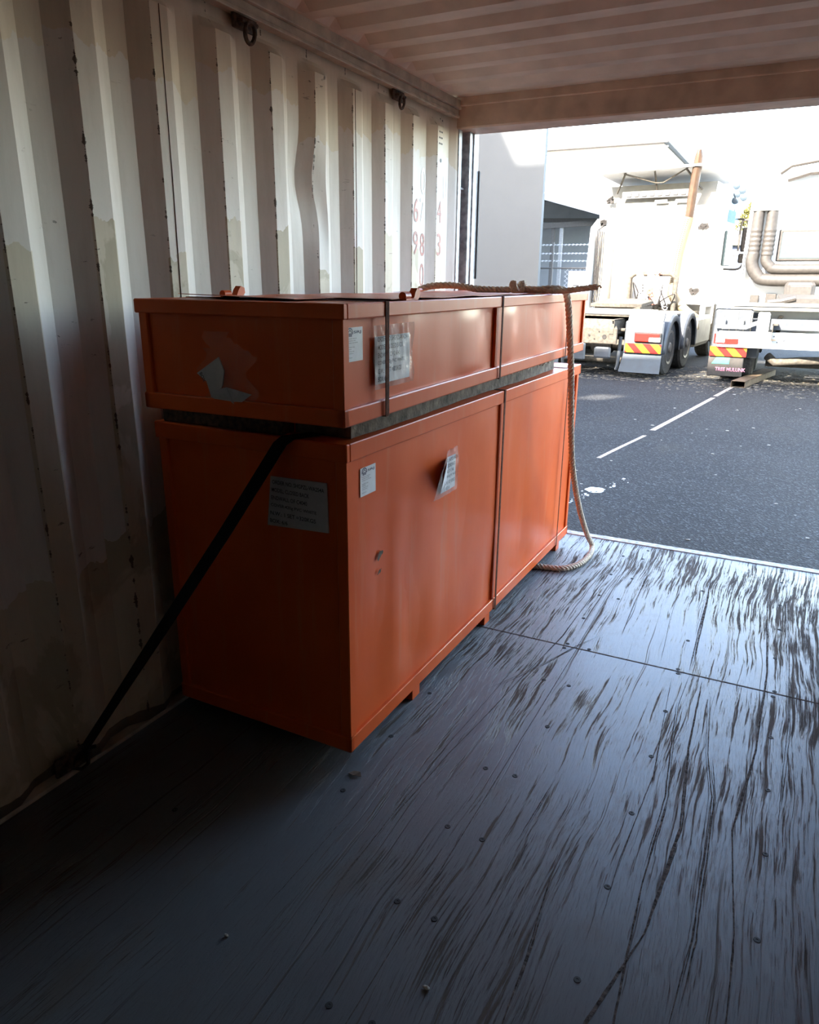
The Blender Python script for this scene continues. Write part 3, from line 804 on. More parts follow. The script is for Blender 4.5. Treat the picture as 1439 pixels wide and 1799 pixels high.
twisted(mb, [(.245, 3.16, ZT), (.30, 3.17, ZT+.016), (.40, 3.19, ZT+.020), (.52, 3.2, ZT+.006), (.64, 3.2, ZT+.004), (.706, 3.2, ZT+.010), (.78, 3.22, ZT+.006), (.85, 3.24, ZT+.012), (.895, 3.26, ZT+.003), (.912, 3.275, 1.405),
             (.918, 3.33, 1.25), (.92, 3.40, 1.05), (.92, 3.47, .80), (.922, 3.56, .58), (.925, 3.74, .34), (.93, 3.95, .13), (.945, 4.05, .025), (.965, 3.92, .016), (.95, 3.76, .014), (.89, 3.65, .014), (.80, 3.62, .014), (.70, 3.60, .014)])
mb.build('rope_line', MT['rope'], rt, True)
mb = MB(); twisted(mb, [(.70, 3.23, ZT), (.80, 3.24, ZT+.002), (.90, 3.21, ZT+.003), (.98, 3.20, ZT+.012), (1.055, 3.20, ZT+.022)], .012, .055)
mb.tube([(1.05, 3.2, ZT+.02), (1.065, 3.19, ZT+.026), (1.072, 3.195, ZT+.018)], .004, 6)
mb.build('rope_tail', MT['rope'], rt, True)
mb = MB()
for k in range(4): mb.tube([(.706+.022*math.cos(a)*(.5+.15*k), 3.2+.03*math.sin(a*1.0+k), ZT+.012+.020*math.sin(a*2+k)) for a in [2*math.pi*i/20 for i in range(20)]], .014, 8, closed=True)
mb.build('rope_knot', MT['rope'], rt, True)

# small litter on the floor
tag(MB().blob((0, 0, .004), .009, .005, .004, 8, 5, .2).build('crumb', MT['pebble']), 'small pale crumb on the floor near the bottom of the photo', 'crumb').location = (1.302, 1.106, 0)
o = bpy.data.objects['crumb'].copy(); COL.objects.link(o); o.location = (.822, 1.009, 0); o.scale = (.7, .7, .7)
o['label'] = 'tiny pale crumb on the dark left part of the floor'
m = MB().prism([(-.022, -.006, .002), (0, -.013, .006), (.022, -.002, .003), (.012, .010, .008), (-.014, .012, .002)], (0, 0, .0015))
o = tag(m.build('dry_leaf', MT['dryleaf']), 'dry brown leaf on the floor by the near corner of the lower crate', 'leaf'); o.location = (.785, 1.66, 0)

# ------------------------------------------------------------------ yard
G0 = -.14
struct('ground', MB().add([(-60, -30, G0), (60, -30, G0), (60, 120, G0), (-60, 120, G0)], [(0, 1, 2, 3)]), MT['asphalt'])
gd = bpy.data.objects['ground']
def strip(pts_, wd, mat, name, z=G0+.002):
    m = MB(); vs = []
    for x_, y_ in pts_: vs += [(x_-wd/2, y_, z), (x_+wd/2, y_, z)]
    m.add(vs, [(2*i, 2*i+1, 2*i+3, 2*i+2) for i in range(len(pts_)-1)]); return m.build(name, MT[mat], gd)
strip([(.300, 7.0), (.37, 7.5), (.50, 8.36)], .045, 'lot', 'tan_strip')  # broken tan strip laid over the asphalt
strip([(.52, 8.7), (.70, 10.2), (.883, 11.77)], .065, 'lot', 'tan_strip')
strip([(.895, 11.95), (.98, 12.7), (1.05, 13.3)], .065, 'lot', 'tan_strip')
m = MB(); vs = [(.545, 5.84, G0+.002)]
for i in range(22):
    a = 2*math.pi*i/22; k = 1+random.uniform(-.12, .12); vs.append((.545+.075*k*math.cos(a), 5.84+.09*k*math.sin(a), G0+.002))
m.add(vs, [(0, 1+i, 1+(i+1) % 22) for i in range(22)])
for _ in range(46):
    a = random.random(); x_ = .42+.28*a+random.gauss(0, .02); y_ = 5.3+1.05*a+random.gauss(0, .06); s_ = random.uniform(.004, .016)
    m.add([(x_-s_, y_, G0+.002), (x_, y_-s_*1.4, G0+.002), (x_+s_, y_+s_*.3, G0+.002), (x_, y_+s_*1.3, G0+.002)], [(0, 1, 2, 3)])
m.build('paint_splash', MT['whiteink'], gd)
m = MB()
for _ in range(2600):
    while True:
        x_ = random.uniform(-3.2, 3.2); y_ = random.gauss(14.0, 1.0)
        if y_ > 12.2 and (x_ > -.1 or y_ > 13.0) and random.random() < .9: break
    a = random.uniform(0, math.pi); L = random.uniform(.02, .09); ww = random.uniform(.004, .010); d = Vector((math.cos(a), math.sin(a), 0)); nn = Vector((-d.y, d.x, 0))
    c = Vector((x_, y_, G0+.004+random.random()*.012)); m.add([c-d*L/2-nn*ww, c+d*L/2-nn*ww, c+d*L/2+nn*ww, c-d*L/2+nn*ww+Vector((0, 0, .006))], [(0, 1, 2, 3)])
tag(m.build('dry_litter', MT['straw']), 'dry straw and leaf litter scattered on the asphalt under the trucks', 'litter', kind='stuff')
m = MB()
for _ in range(50):
    x_ = random.uniform(.0, 3.4); y_ = random.uniform(4.8, 12.5); s_ = random.uniform(.006, .022)
    m.blob((x_, y_, G0+s_*.3), s_, s_*.6, s_*.3, 6, 4, .3)
tag(m.build('gravel_chips', MT['pebble']), 'small loose chips scattered over the asphalt outside the doorway', 'gravel', kind='stuff')
# hollow steel section lying on the ground
t = thing('steel_box_section', 'rusty hollow box-section beam lying on the asphalt by the right truck', 'steel beam', (1.12, 13.15, G0), -.17)
m = MB(); a, h, tt = .11, .11, .008
m.box(-a, -a+tt, 0, 2.3, 0, h); m.box(a-tt, a, 0, 2.3, 0, h); m.box(-a, a, 0, 2.3, 0, tt); m.box(-a, a, 0, 2.3, h-tt, h); m.box(-a, a, 1.2, 1.21, 0, h)
m.build('beam', MT['timber'], t)

# unseen wall added behind the container, shaped to cast yard shade and sun patch
m = MB()
DX, DZ = -.40*5, .75*5
def wallq(x0, x1, z0, z1): m.box(x0+DX, x1+DX, -9.4, -9.0, z0+(DZ if z0 > 0 else 0), z1+DZ)
hx0, hx1, hz0, hz1 = -6.95, -6.40, 10.85, 11.60
wallq(-15.3, hx0, G0, 13.5); wallq(hx1, 26, G0, 13.5); wallq(hx0, hx1, G0, hz0); wallq(hx0, hx1, hz1, 13.5)
m.prism([(-44, -9.4, G0), (-15.9, -9.4, G0), (-15.9, -9.4, 26.2), (-16.91, -9.4, 26.2), (-18.0, -9.4, 28.2), (-20, -9.4, 32), (-44, -9.4, 32)], (0, .4, 0))
struct('wall_occluder', m, MT['greywall'])

# ------------------------------------------------------------------ trucks (local: x centred, y forward from the rear, z up from the ground)
def wheel(par, x, y, R_=.50, wd=.27, side=1, dual=True):
    m = MB(); tw = .56 if dual else wd
    prof_ = [(-tw/2, R_*.62), (-tw/2+.01, R_*.93), (-tw/2+.05, R_), (tw/2-.05, R_), (tw/2-.01, R_*.93), (tw/2, R_*.62)]
    if dual: prof_ = [(-tw/2, R_*.62), (-tw/2+.01, R_*.93), (-tw/2+.05, R_), (-.03, R_), (-.01, R_*.85), (.01, R_*.85), (.03, R_), (tw/2-.05, R_), (tw/2-.01, R_*.93), (tw/2, R_*.62)]
    m.lathe((x, y, R_), (1, 0, 0), prof_, 36); w_ = m.build('wheel', MT['tyre'], par, True)
    m = MB(); xo = x+side*tw/2
    m.lathe((xo, y, R_), (side, 0, 0), [(-.01, R_*.62), (.012, R_*.60), (.0, R_*.52), (-.09, R_*.45), (-.09, R_*.25), (-.02, R_*.22), (.02, R_*.15), (.03, .02)], 28)
    for i in range(10):
        a = 2*math.pi*i/10; m.cyl((xo-side*.10, y+R_*.34*math.cos(a), R_+R_*.34*math.sin(a)), (xo-side*.06, y+R_*.34*math.cos(a), R_+R_*.34*math.sin(a)), .016, n=6)
    m.build('rim', MT['rim'], w_, True)
def mudguard(par, xc, y, wd, R_=.50, mat='guard', rear=None):
    """half-round mudguard shell over a wheel at y"""
    m = MB(); n = 22; Ro = R_+.10; P = []
    for i in range(n+1):
        a = math.radians(-8+196*i/n); P.append((y-Ro*math.cos(a), R_+Ro*math.sin(a)*1.0))
    vs = []
    for (yy, zz) in P:
        ny_, nz_ = (yy-y)/Ro, (zz-R_)/Ro
        vs += [(xc-wd/2, yy-.05*ny_, zz-.05*nz_), (xc-wd/2+.03, yy, zz), (xc+wd/2-.03, yy, zz), (xc+wd/2, yy-.03*ny_, zz-.03*nz_), (xc+wd/2, yy-.13*ny_, zz-.13*nz_)]
    fs = [(5*i+k, 5*i+k+1, 5*i+6+k, 5*i+5+k) for i in range(n) for k in range(4)]
    m.add(vs, fs); o = m.build('mudguard', MT[mat], par, True); md = o.modifiers.new('shell', 'SOLIDIFY'); md.thickness = .012
    return o
def chassis(par, L0=.1, L1=6.2):
    for s_ in (-1, 1):
        m = MB(); x_ = s_*.42; m.box(x_-.04, x_+.04, L0, L1, .98, 1.0); m.box(x_-.04, x_+.04, L0, L1, .74, .76); m.box(x_+(.03 if s_ > 0 else -.04), x_+(.04 if s_ > 0 else -.03), L0, L1, .74, 1.0)
        m.build('chassis_rail', MT['chassis'], par)
def truck_left():
    t = thing('prime_mover', 'white prime mover with tall brown exhaust stack, left of the two parked trucks', 'truck', (-1.49, 13.4, G0), -.085)
    chassis(t)
    wc = .95
    for y in (1.05, 2.45):
        for s_ in (-1, 1): wheel(t, s_*wc, y, side=s_); mudguard(t, s_*wc, y, .68)
        MB().cyl((-.7, y, .5), (.7, y, .5), .10, n=12).lathe((0, y, .5), (0, 1, 0), [(-.22, .06), (-.18, .2), (.1, .22), (.2, .08)], 20).build('axle', MT['chassis'], t, True)
    for s_ in (-1, 1): wheel(t, s_*1.0, 5.55, side=s_, dual=False, wd=.32)
    # rear guard boards, lamps, chevrons, flaps
    for s_ in (-1, 1):
        a, b_ = sorted((s_*.60, s_*1.27))
        mp = MB().box(a, b_, .30, .36, .42, .98, .02); pn = mp.build('rear_panel', MT['guard'], t)
        m = MB().prism([(a+.03, .30, .90), (b_-.03, .30, .90), (b_-.03, .42, 1.12), (a+.03, .42, 1.12)], (0, .05, 0)); m.build('panel_top', MT['guard'], pn)
        lx0, lx1 = a+.20, b_-.03
        lm = MB().box(lx0-.012, lx1+.012, .262, .30, .628, .792, .01).build('tail_lamp', MT['darkch'], t)
        MB().box(lx0, lx0+(lx1-lx0)*.55, .245, .265, .64, .78, .008).box(lx0, lx1-.02, .247, .266, .715, .778, .005).build('red_lens', MT['red'], lm)
        MB().box(lx0+(lx1-lx0)*.56, lx1, .244, .264, .64, .712, .008).build('clear_lens', MT['clear'], lm)
        MB().box(a+.03, b_-.01, .285, .299, .44, .60, .002).build('chevron_board', MT['hazard'], t)
        MB().prism([(a, .34, .42), (b_, .34, .42), (b_+.02, .20, .10), (a-.03, .20, .10)], (0, .03, 0)).build('mud_flap', MT['flap'], t)
        MB().tube([(s_*.45, .36, .82), (s_*.60, .33, .82)], .03, 10).build('guard_bracket', MT['chassis'], t, True)
        MB().tube([(s_*.54, .30, .70), (s_*.52, .30, .2), (s_*.50, .30, .12)], .032, 8).build('bracket_stay', MT['guard'], t, True)
    # rear crossmember with round holes and tow plate
    m = MB().box(-.52, .52, .10, .16, .58, .84, .008); m.prism([(-.52, .10, .84), (.52, .10, .84), (.40, .25, 1.0), (-.40, .25, 1.0)], (0, .03, 0))
    cm = m.build('rear_crossmember', MT['chassis'], t)
    for (x_, z_, rr) in ((-.34, .70, .045), (.02, .72, .02), (.30, .70, .04), (-.1, .66, .012), (.12, .66, .012), (-.22, .78, .012), (.2, .79, .012)): MB().lathe((x_, .095, z_), (0, -1, 0), [(0, rr), (.006, rr*.95)], 14).build('bolt_hole', MT['darkch'], cm)
    MB().box(-.46, -.02, .05, .10, .28, .58, .02).build('underrun_plate', MT['guard'], t)
    MB().box(.12, .42, .12, .20, .32, .52, .03).build('air_tank', MT['guard'], t)
    MB().tube([(-.6, .5, .28), (.6, .5, .28)], .07, 12).build('tow_bar', MT['chassis'], t, True)
    MB().blob((-.1, 1.2, .93), .34, .35, .10, 14, 6, .12).build('drive_hump', MT['darkch'], t)
    # deck beam and fifth wheel
    MB().box(-.80, 1.05, .62, .70, 1.08, 1.17, .01).build('deck_beam', MT['cream'], t)
    MB().box(-.85, 1.1, .66, 4.0, 1.03, 1.06, .004).build('deck_plate', MT['chassis'], t)
    m = MB().prism([(-.50, 1.6, 1.17), (.10, 1.55, 1.17), (.46, 1.75, 1.17), (.48, 2.5, 1.22), (.2, 2.75, 1.25), (-.48, 2.7, 1.25)], (0, 0, .06))
    m.box(-.45, .45, 1.7, 2.6, 1.05, 1.18); m.build('fifth_wheel', MT['chassis'], t)
    MB().box(-.62, -.28, 3.3, 3.7, 1.05, 1.75, .02).build('battery_box', MT['cream'], t)
    # hose hoop and coiled hoses
    m = MB(); m.tube([(-.22, 3.2, 1.05), (-.22, 3.2, 1.72), (-.12, 3.2, 1.80), (.62, 3.2, 1.80), (.72, 3.2, 1.72), (.72, 3.2, 1.05)], .05, 10); m.build('hose_hoop', MT['chassis'], t, True)
    for k in range(5):
        pth = []; x0 = -.02+.13*k
        for i in range(150):
            s_ = i/149; a = i*.9; ctr = Vector((x0+.12*math.sin(s_*3.1+k), 3.1-.5*s_*(1-s_), 1.78-.62*s_+.1*math.sin(s_*6+k)))
            pth.append(ctr+Vector((.045*math.cos(a), .02*math.cos(a), .045*math.sin(a))))
        MB().tube(pth, .010, 5).build('coiled_hose', MT['redhose' if k == 3 else 'coil'], t, True)
    m = MB()
    for k in range(10):
        x0 = -.1+.08*k; m.tube(catmull([(x0, 3.25, 1.1), (x0+random.uniform(-.15, .15), 3.0, 1.35+random.random()*.3), (x0+random.uniform(-.2, .2), 3.05, 1.2), (x0+random.uniform(-.2, .2), 3.3, 1.1)], 6), .012, 6)
    m.build('air_line', MT['darkch'], t, True)
    # cab
    cy0 = 3.75
    m = MB(); xa, xb = -1.20, 1.24
    m.prism([(xa, cy0+.06, 1.15), (xa+.02, cy0, 1.2), (xb-.02, cy0, 1.2), (xb, cy0+.06, 1.15), (xb, cy0+2.1, 1.15), (xa, cy0+2.1, 1.15)], (0, 0, 1.95))
    m.prism([(xa, cy0+2.1, .55), (xb, cy0+2.1, .55), (xb, cy0+2.1, 3.0), (xa, cy0+2.1, 3.0)], (0, .22, 0))
    m.box(xa, xb, cy0+.9, cy0+2.3, .75, 1.2, .03)
    cab = m.build('cab_body', MT['white'], t)
    m = MB().prism([(xa+.10, cy0+.02, 3.10), (xb-.08, cy0+.02, 3.10), (xb-.10, cy0+.30, 3.62), (xa+.12, cy0+.30, 3.62)], (0, 1.4, 0))
    m.build('roof_sleeper', MT['cream'], t)
    m = MB().prism([(xa+.05, cy0-.42, 3.80), (xb-.02, cy0-.42, 3.84), (xb-.10, cy0+1.6, 3.70), (xa+.12, cy0+1.6, 3.70)], (0, 0, .04)); m.build('roof_deflector', MT['white'], t)
    m = MB()
    for xx in (-.85, .0, .9): m.bar((xx*.7, cy0-.30, 3.80), (xx, cy0+.05, 3.45), .03, .03)
    m.tube([(-.62, cy0-.35, 3.78), (0, cy0-.12, 3.60), (.15, cy0-.12, 3.60), (.66, cy0-.35, 3.82)], .016, 6)
    m.build('deflector_stay', MT['chassis'], t)
    m = MB()
    for k in range(8): m.box(-.62+.16*k, -.52+.16*k, cy0-.03, cy0+.02, 3.36, 3.44, .01)
    m.box(-.72, .70, cy0-.012, cy0+.01, 3.33, 3.47, .004); m.build('vent_strip', MT['gutter'], t)
    for q_ in (-.02, .40): MB().box(q_, q_+.26, cy0-.006, cy0+.001, 3.22, 3.285).build('rear_marker', MT['guard'], cab)
    # side fairings behind the cab
    m = MB().prism([(xa-.02, cy0-.62, .95), (xa-.02, cy0, .95), (xa-.02, cy0, 2.95), (xa-.02, cy0-.40, 2.75)], (.035, 0, 0)); m.build('side_fairing', MT['white'], t)
    m = MB().prism([(xb-.015, cy0-.40, .9), (xb-.015, cy0, .9), (xb-.015, cy0, 3.0), (xb-.015, cy0-.28, 2.8)], (.035, 0, 0)); m.build('side_fairing', MT['white'], t)
    MB().box(-1.10, -.80, cy0-.20, cy0+.01, 1.2, 2.68, .02).build('rear_locker', MT['cream'], t)
    m = MB()
    for k in range(4): m.tube([(-1.12+.035*k, cy0-.24, 1.1), (-1.10+.035*k, cy0-.26-.02*k, 1.8), (-1.11+.035*k, cy0-.25, 2.7+.03*k), (-.95, cy0-.2, 2.82)], .011, 6)
    m.build('wiring_loom', MT['darkch'], t, True)
    for (xx, zz) in ((-.95, 3.30), (-1.08, 2.85), (1.05, 2.75), (.98, 1.45), (-1.05, 1.2)):
        m = MB().box(xx-.06, xx+.06, cy0-.03, cy0, zz-.05, zz+.05)
        for k in range(5): m.obox((xx+random.uniform(-.06, .06), cy0-.05, zz+random.uniform(-.05, .05)), (1, 0, random.random()), (0, 1, 0), (-random.random(), 0, 1), random.uniform(.03, .06), .03, random.uniform(.015, .04))
        m.build('hinge_fitting', MT['darkch'], t)
    # exhaust
    ex = MB().tube([(.62, 3.45, 1.55), (.66, 3.45, 2.2), (.78, 3.45, 2.90)], .095, 16).build('heat_shield', MT['shield'], t, True)
    m = MB()
    for i in range(34):
        s_ = i/33
        for k in (0, 1):
            a = -1.9+.5*k; c = Vector((.62+.04*s_+.11*s_**2, 3.45, 1.6+1.25*s_)); m.lathe(c+Vector((math.cos(a)*.095, math.sin(a)*.095, 0)), (math.cos(a), math.sin(a), 0), [(0, .010), (.002, .010)], 6)
    m.build('perforation', MT['exhaust'], ex)['kind'] = 'stuff'
    MB().tube([(.775, 3.45, 2.86), (.80, 3.45, 3.4), (.83, 3.45, 3.86), (.84, 3.43, 4.02), (.845, 3.40, 4.14)], [.085, .088, .090, .082, .04], 16).build('exhaust_stack', MT['exhaust'], t, True)
    MB().tube([(.60, 3.45, 1.60), (.62, 3.44, 1.40), (.75, 3.40, 1.22), (.98, 3.36, 1.05), (1.12, 3.36, .95), (1.15, 3.36, .70)], [.09, .10, .10, .09, .11, .11], 16).build('exhaust_elbow', MT['shield'], t, True)
    # fuel tank and steps
    MB().box(.72, 1.24, 3.20, 4.75, .35, .98, .08).build('fuel_tank', MT['cream'], t)
    MB().box(-1.2, -.72, 3.20, 4.75, .35, .98, .08).build('side_tank', MT['cream'], t)
    MB().box(1.02, 1.26, 4.78, 5.0, .38, 1.2, .03).build('cab_step', MT['chassis'], t)
    mudguard(t, 1.0, 5.55, .42, mat='cream'); mudguard(t, -1.0, 5.55, .42, mat='cream')
    # mirror, side visor, work lamps
    m = MB().tube(catmull([(1.24, 5.3, 2.95), (1.50, 5.4, 2.97), (1.62, 5.42, 2.85), (1.62, 5.42, 2.2), (1.55, 5.4, 1.95), (1.24, 5.3, 1.93)], 8), .022, 8); ar = m.build('mirror_arm', MT['darkch'], t, True)
    MB().box(1.52, 1.74, 5.36, 5.44, 2.30, 2.80, .03).build('mirror', MT['darkch'], ar)
    MB().box(1.50, 1.70, 5.36, 5.44, 2.06, 2.26, .03).build('wide_mirror', MT['darkch'], ar)
    MB().box(1.245, 1.30, 4.9, 5.7, 2.0, 2.72, .02).build('side_window', MT['glass'], t)
    MB().prism([(1.245, 5.0, 2.9), (1.40, 5.05, 2.85), (1.40, 5.5, 2.85), (1.245, 5.5, 3.5)], (0, 0, .25)).build('window_visor', MT['visor'], t)
    m = MB()
    for (xx, zz) in ((1.33, 3.62), (1.46, 3.52), (1.36, 3.45), (1.50, 3.38), (1.34, 3.33)): m.lathe((xx, 5.1, zz), (0, -1, 0), [(-.08, .02), (-.03, .07), (.02, .075), (.03, .05)], 12)
    m.build('work_lamp', MT['flap'], t, True)
    return t
truck_left()

def truck_right():
    t = thing('prime_mover', 'white prime mover with twin dark air ducts, cut off by the right edge', 'truck', (1.95, 13.5, G0+.0))
    chassis(t)
    for y in (1.05, 2.45):
        for s_ in (-1, 1): wheel(t, s_*.97, y, side=s_); mudguard(t, s_*.97, y, .70)
    for s_ in (-1, 1): wheel(t, s_*1.0, 5.4, side=s_, dual=False, wd=.32)
    for s_ in (-1, 1):
        a, b_ = sorted((s_*.78, s_*1.38))
        m = MB().box(a, b_, .36, .40, .42, 1.22, .03); pn = m.build('rear_panel', MT['guard'], t)
        m = MB()
        for k in range(5): m.box(a+.14+.11*k, a+.15+.11*k, .352, .362, .85, 1.18)
        m.build('panel_rib', MT['cream'], pn)
        MB().tube([(a+.05, .30, .93), (b_-.08, .30, .93), (b_+.02, .28, .98), (b_+.14 if s_ < 0 else b_, .26, 1.03)], .032, 10).build('guard_rail', MT['white'], t, True)
        for q_ in (a+.16, b_-.16): MB().cyl((q_, .30, .90), (q_, .30, 1.06), .028).build('rail_clamp', MT['white'], t, True)
        lm = MB().box(a+.05, b_-.17, .21, .26, .66, .83, .01).build('tail_lamp', MT['clear'], t)
        MB().box(a+.05, a+.075, .198, .212, .67, .82).box(a+.22, b_-.17, .198, .212, .66, .74).box(a+.05, b_-.17, .199, .212, .655, .672).build('red_lens', MT['red'], lm)
        MB().box(a, b_-.02, .27, .30, .44, .60, .002).build('chevron_board', MT['hazard'], t)
        fl = MB().box(a-.01, b_-.05, .30, .33, .10, .44, .012).build('mud_flap', MT['black' if s_ > 0 else 'duct'], t)
        if s_ < 0:
            MB().prism([(a+.05, .297, .31), (a+.33, .297, .31), (a+.33, .297, .42), (a+.12, .297, .42)], (0, -.004, 0)).build('decal', MT['greenlabel'], fl)
            text_mb('TREE MULUNK', (a+.12, .298, .19), (1, 0, 0), (0, 0, 1), .48, .062, .002, .02).build('lettering', MT['pinkink'], fl)
    MB().box(-1.28, 1.28, .22, .32, .60, .86, .02).build('bumper_beam', MT['white'], t)
    m = MB()
    for (x_, z_) in ((-.42, .80), (-.36, .71), (-.47, .72), (.42, .8)): m.lathe((x_, .218, z_), (0, -1, 0), [(0, .012), (.004, .012)], 10)
    m.lathe((-.27, .218, .76), (0, -1, 0), [(0, .03), (.012, .028)], 12); m.build('beam_bolt', MT['guard'], t)
    MB().box(-.70, -.52, .24, .34, .84, 1.18, .03).build('beam_bracket', MT['white'], t)
    m = MB().box(-.50, .50, .30, .36, .90, 1.06, .01).box(-.5, .5, .30, .38, 1.05, 1.075); m.build('rear_crossmember', MT['guard'], t)
    MB().box(-1.15, 1.15, .42, .52, 1.20, 1.25, .008).box(-1.15, 1.15, .55, .65, 1.27, 1.32, .008).build('deck_beam', MT['cream'], t)
    MB().box(-1.12, 1.12, .65, 2.9, 1.22, 1.26, .004).build('deck_plate', MT['cream'], t)
    MB().prism([(-.42, 1.0, 1.30), (.42, 1.0, 1.30), (.50, 1.9, 1.36), (-.50, 1.9, 1.36)], (0, 0, .09)).tube([(-.62, 1.0, 1.32), (-.42, 1.0, 1.34), (-.2, 1.0, 1.4)], .05, 8).build('fifth_wheel', MT['duct'], t)
    MB().tube([(-.48, .6, .45), (-.35, .5, .36), (-.0, .5, .40), (.5, .6, .42)], .07, 10).tube([(-.5, .7, .33), (.5, .7, .33)], .06, 10).build('suspension_arm', MT['chassis'], t, True)
    # cab
    c0 = 3.15; xa, xb = -1.22, 1.22
    m = MB().prism([(xa, c0+.08, 1.2), (xa+.06, c0, 1.2), (xb-.06, c0, 1.2), (xb, c0+.08, 1.2), (xb, c0+2.2, 1.2), (xa, c0+2.2, 1.2)], (0, 0, 2.05))
    m.box(xa, xb, c0+.8, c0+2.3, .6, 1.25, .03)
    cab = m.build('cab_body', MT['white'], t)
    vs = []; prof_ = [(-1.22, 3.25), (-1.16, 3.50), (-1.05, 3.72), (-.85, 3.86), (-.5, 3.93), (0, 3.95), (.5, 3.93), (.85, 3.86), (1.05, 3.72), (1.16, 3.50), (1.22, 3.25)]
    m = MB().prism([(a, c0+.05, b_) for a, b_ in prof_], (0, 1.7, 0)); m.build('high_roof', MT['white'], t)
    m = MB().tube([(-.80, c0-.02, 3.62), (-.62, c0-.04, 3.74), (-.2, c0-.05, 3.80), (.4, c0-.05, 3.82)], .035, 8).tube([(-.66, c0-.02, 3.50), (-.3, c0-.04, 3.60), (.4, c0-.04, 3.64)], .045, 8); m.build('roof_moulding', MT['duct'], t, True)
    MB().prism([(xa-.01, c0-.45, 1.25), (xa-.01, c0+.02, 1.25), (xa-.01, c0+.02, 3.2), (xa-.01, c0-.12, 2.9)], (.03, 0, 0)).build('side_fairing', MT['white'], t)
    for k, xx in enumerate((-1.06, -.82)):
        m = MB(); P = []; RR = []
        for i in range(40):
            s_ = i/39; P.append((xx, c0-.20, 2.15+.85*s_)); RR.append(.105+.006*math.sin(i*1.6) if s_ < .55 else .105-.02*(s_-.55))
        d = m.tube(P, RR, 16).build('air_duct', MT['duct'], t, True)
    MB().prism([(-1.18, c0-.30, 2.95), (-.72, c0-.30, 2.95), (-.74, c0-.30, 3.12), (-.96, c0-.30, 3.20), (-1.12, c0-.30, 3.10)], (0, .25, 0)).build('duct_collar', MT['cream'], t)
    MB().tube(catmull([(-1.06, c0-.20, 2.18), (-1.06, c0-.20, 1.98), (-.94, c0-.2, 1.78), (-.74, c0-.2, 1.70), (.2, c0-.2, 1.70)], 8), .115, 16).build('duct_elbow', MT['duct'], t, True)
    MB().tube(catmull([(-.82, c0-.20, 2.18), (-.82, c0-.20, 2.05), (-.74, c0-.2, 1.95), (-.60, c0-.2, 1.90), (.2, c0-.2, 1.90)], 8), .095, 16).build('duct_elbow', MT['duct'], t, True)
    fr = MB().box(-.66, .45, c0-.03, c0+.01, 2.05, 2.62, .02).build('rear_window_frame', MT['duct'], t)
    MB().box(-.61, .40, c0-.036, c0-.02, 2.09, 2.58, .015).build('rear_window', MT['glass'], fr)
    MB().box(-.42, .10, c0-.55, c0-.05, 1.28, 1.66, .05).box(-.34, .05, c0-.58, c0-.5, 1.33, 1.60, .02).build('air_cleaner', MT['duct'], t)
    MB().box(-1.02, -.86, c0-.08, c0, 1.24, 1.42, .01).box(-.74, -.55, c0-.08, c0, 1.24, 1.44, .01).build('rear_locker', MT['duct'], t)
    m = MB().tube(catmull([(-1.22, 4.7, 2.9), (-1.42, 4.75, 2.92), (-1.48, 4.75, 2.8), (-1.48, 4.75, 2.3)], 6), .02, 6); ar = m.build('mirror_arm', MT['duct'], t, True)
    return t
truck_right()

# ------------------------------------------------------------------ background buildings and fence
t = thing('concrete_wall', 'tall plain white wall panel beyond the left door post, sunlit at its top corner', 'wall', (-4.55, 20, G0))
MB().box(-16, 0, 0, .18, 0, 9.5).build('wall_panel', MT['plaster'], t)
MB().cyl((-1.95, -.02, 3.2), (-1.95, 0.0, 3.2), .03, n=8).build('fixing', MT['darkch'], t)

t = thing('awning_shed', 'grey shed with a sloping metal awning behind the wire fence', 'shed', (-5.2, 24, G0))
MB().prism([(-3, 1.6, 0), (2.6, 1.6, 0), (2.6, 1.6, 3.25), (2.0, 1.6, 3.45), (-.4, 1.6, 4.15), (-3, 1.6, 4.6)], (0, .15, 0)).build('shed_wall', MT['greywall'], t)
m = MB().prism([(-3.0, -.6, 4.6), (-.4, -.6, 4.15), (2.0, -.6, 3.45), (2.0, -.6, 3.38), (-.4, -.6, 4.08), (-3.0, -.6, 4.5)], (0, 2.2, 0)); m.build('awning_roof', MT['gutter'], t)
MB().prism([(-3.0, -.66, 4.66), (-.4, -.66, 4.20), (2.0, -.66, 3.50), (2.0, -.66, 3.36), (-.4, -.66, 4.02), (-3.0, -.66, 4.46)], (0, .06, 0)).build('awning_fascia', MT['whitewall'], t)
MB().bar((-3, 0, 3.2), (1.4, 0, 3.38), .08, .16).bar((-3, .9, 3.6), (.9, .9, 3.50), .08, .12).build('awning_beam', MT['gutter'], t)
for xx in (-.22, .05): MB().box(xx-.05, xx+.05, .0, .1, 0, 3.35).build('awning_post', MT['gutter' if xx < 0 else 'wire'], t)
MB().box(1.0, 1.16, 1.5, 1.62, 0, 3.4).build('door_post', MT['redpost'], t)
wf = MB().box(1.25, 2.2, 1.56, 1.61, 1.35, 1.75).build('shed_window', MT['darkch'], t)
MB().box(1.25, 2.2, 1.54, 1.57, 1.53, 1.56).build('window_bar', MT['wire'], wf)

t = thing('white_building', 'large white building with grey roof edge rising behind the left truck', 'building', (-5.03, 40, G0))
MB().box(-20, 0, 0, 20, 0, 8.0).build('building_walls', MT['whitewall'], t)
MB().box(-20.2, .25, -.3, 20.2, 8.0, 8.28, .03).box(-20.2, .25, -.30, -.2, 7.80, 7.86).build('roof_edge', MT['gutter'], t)
for xx in (-5.1, -3.6): MB().box(xx-.03, xx+.03, -.08, 0, 2, 5.6).build('downpipe', MT['gutter'], t)

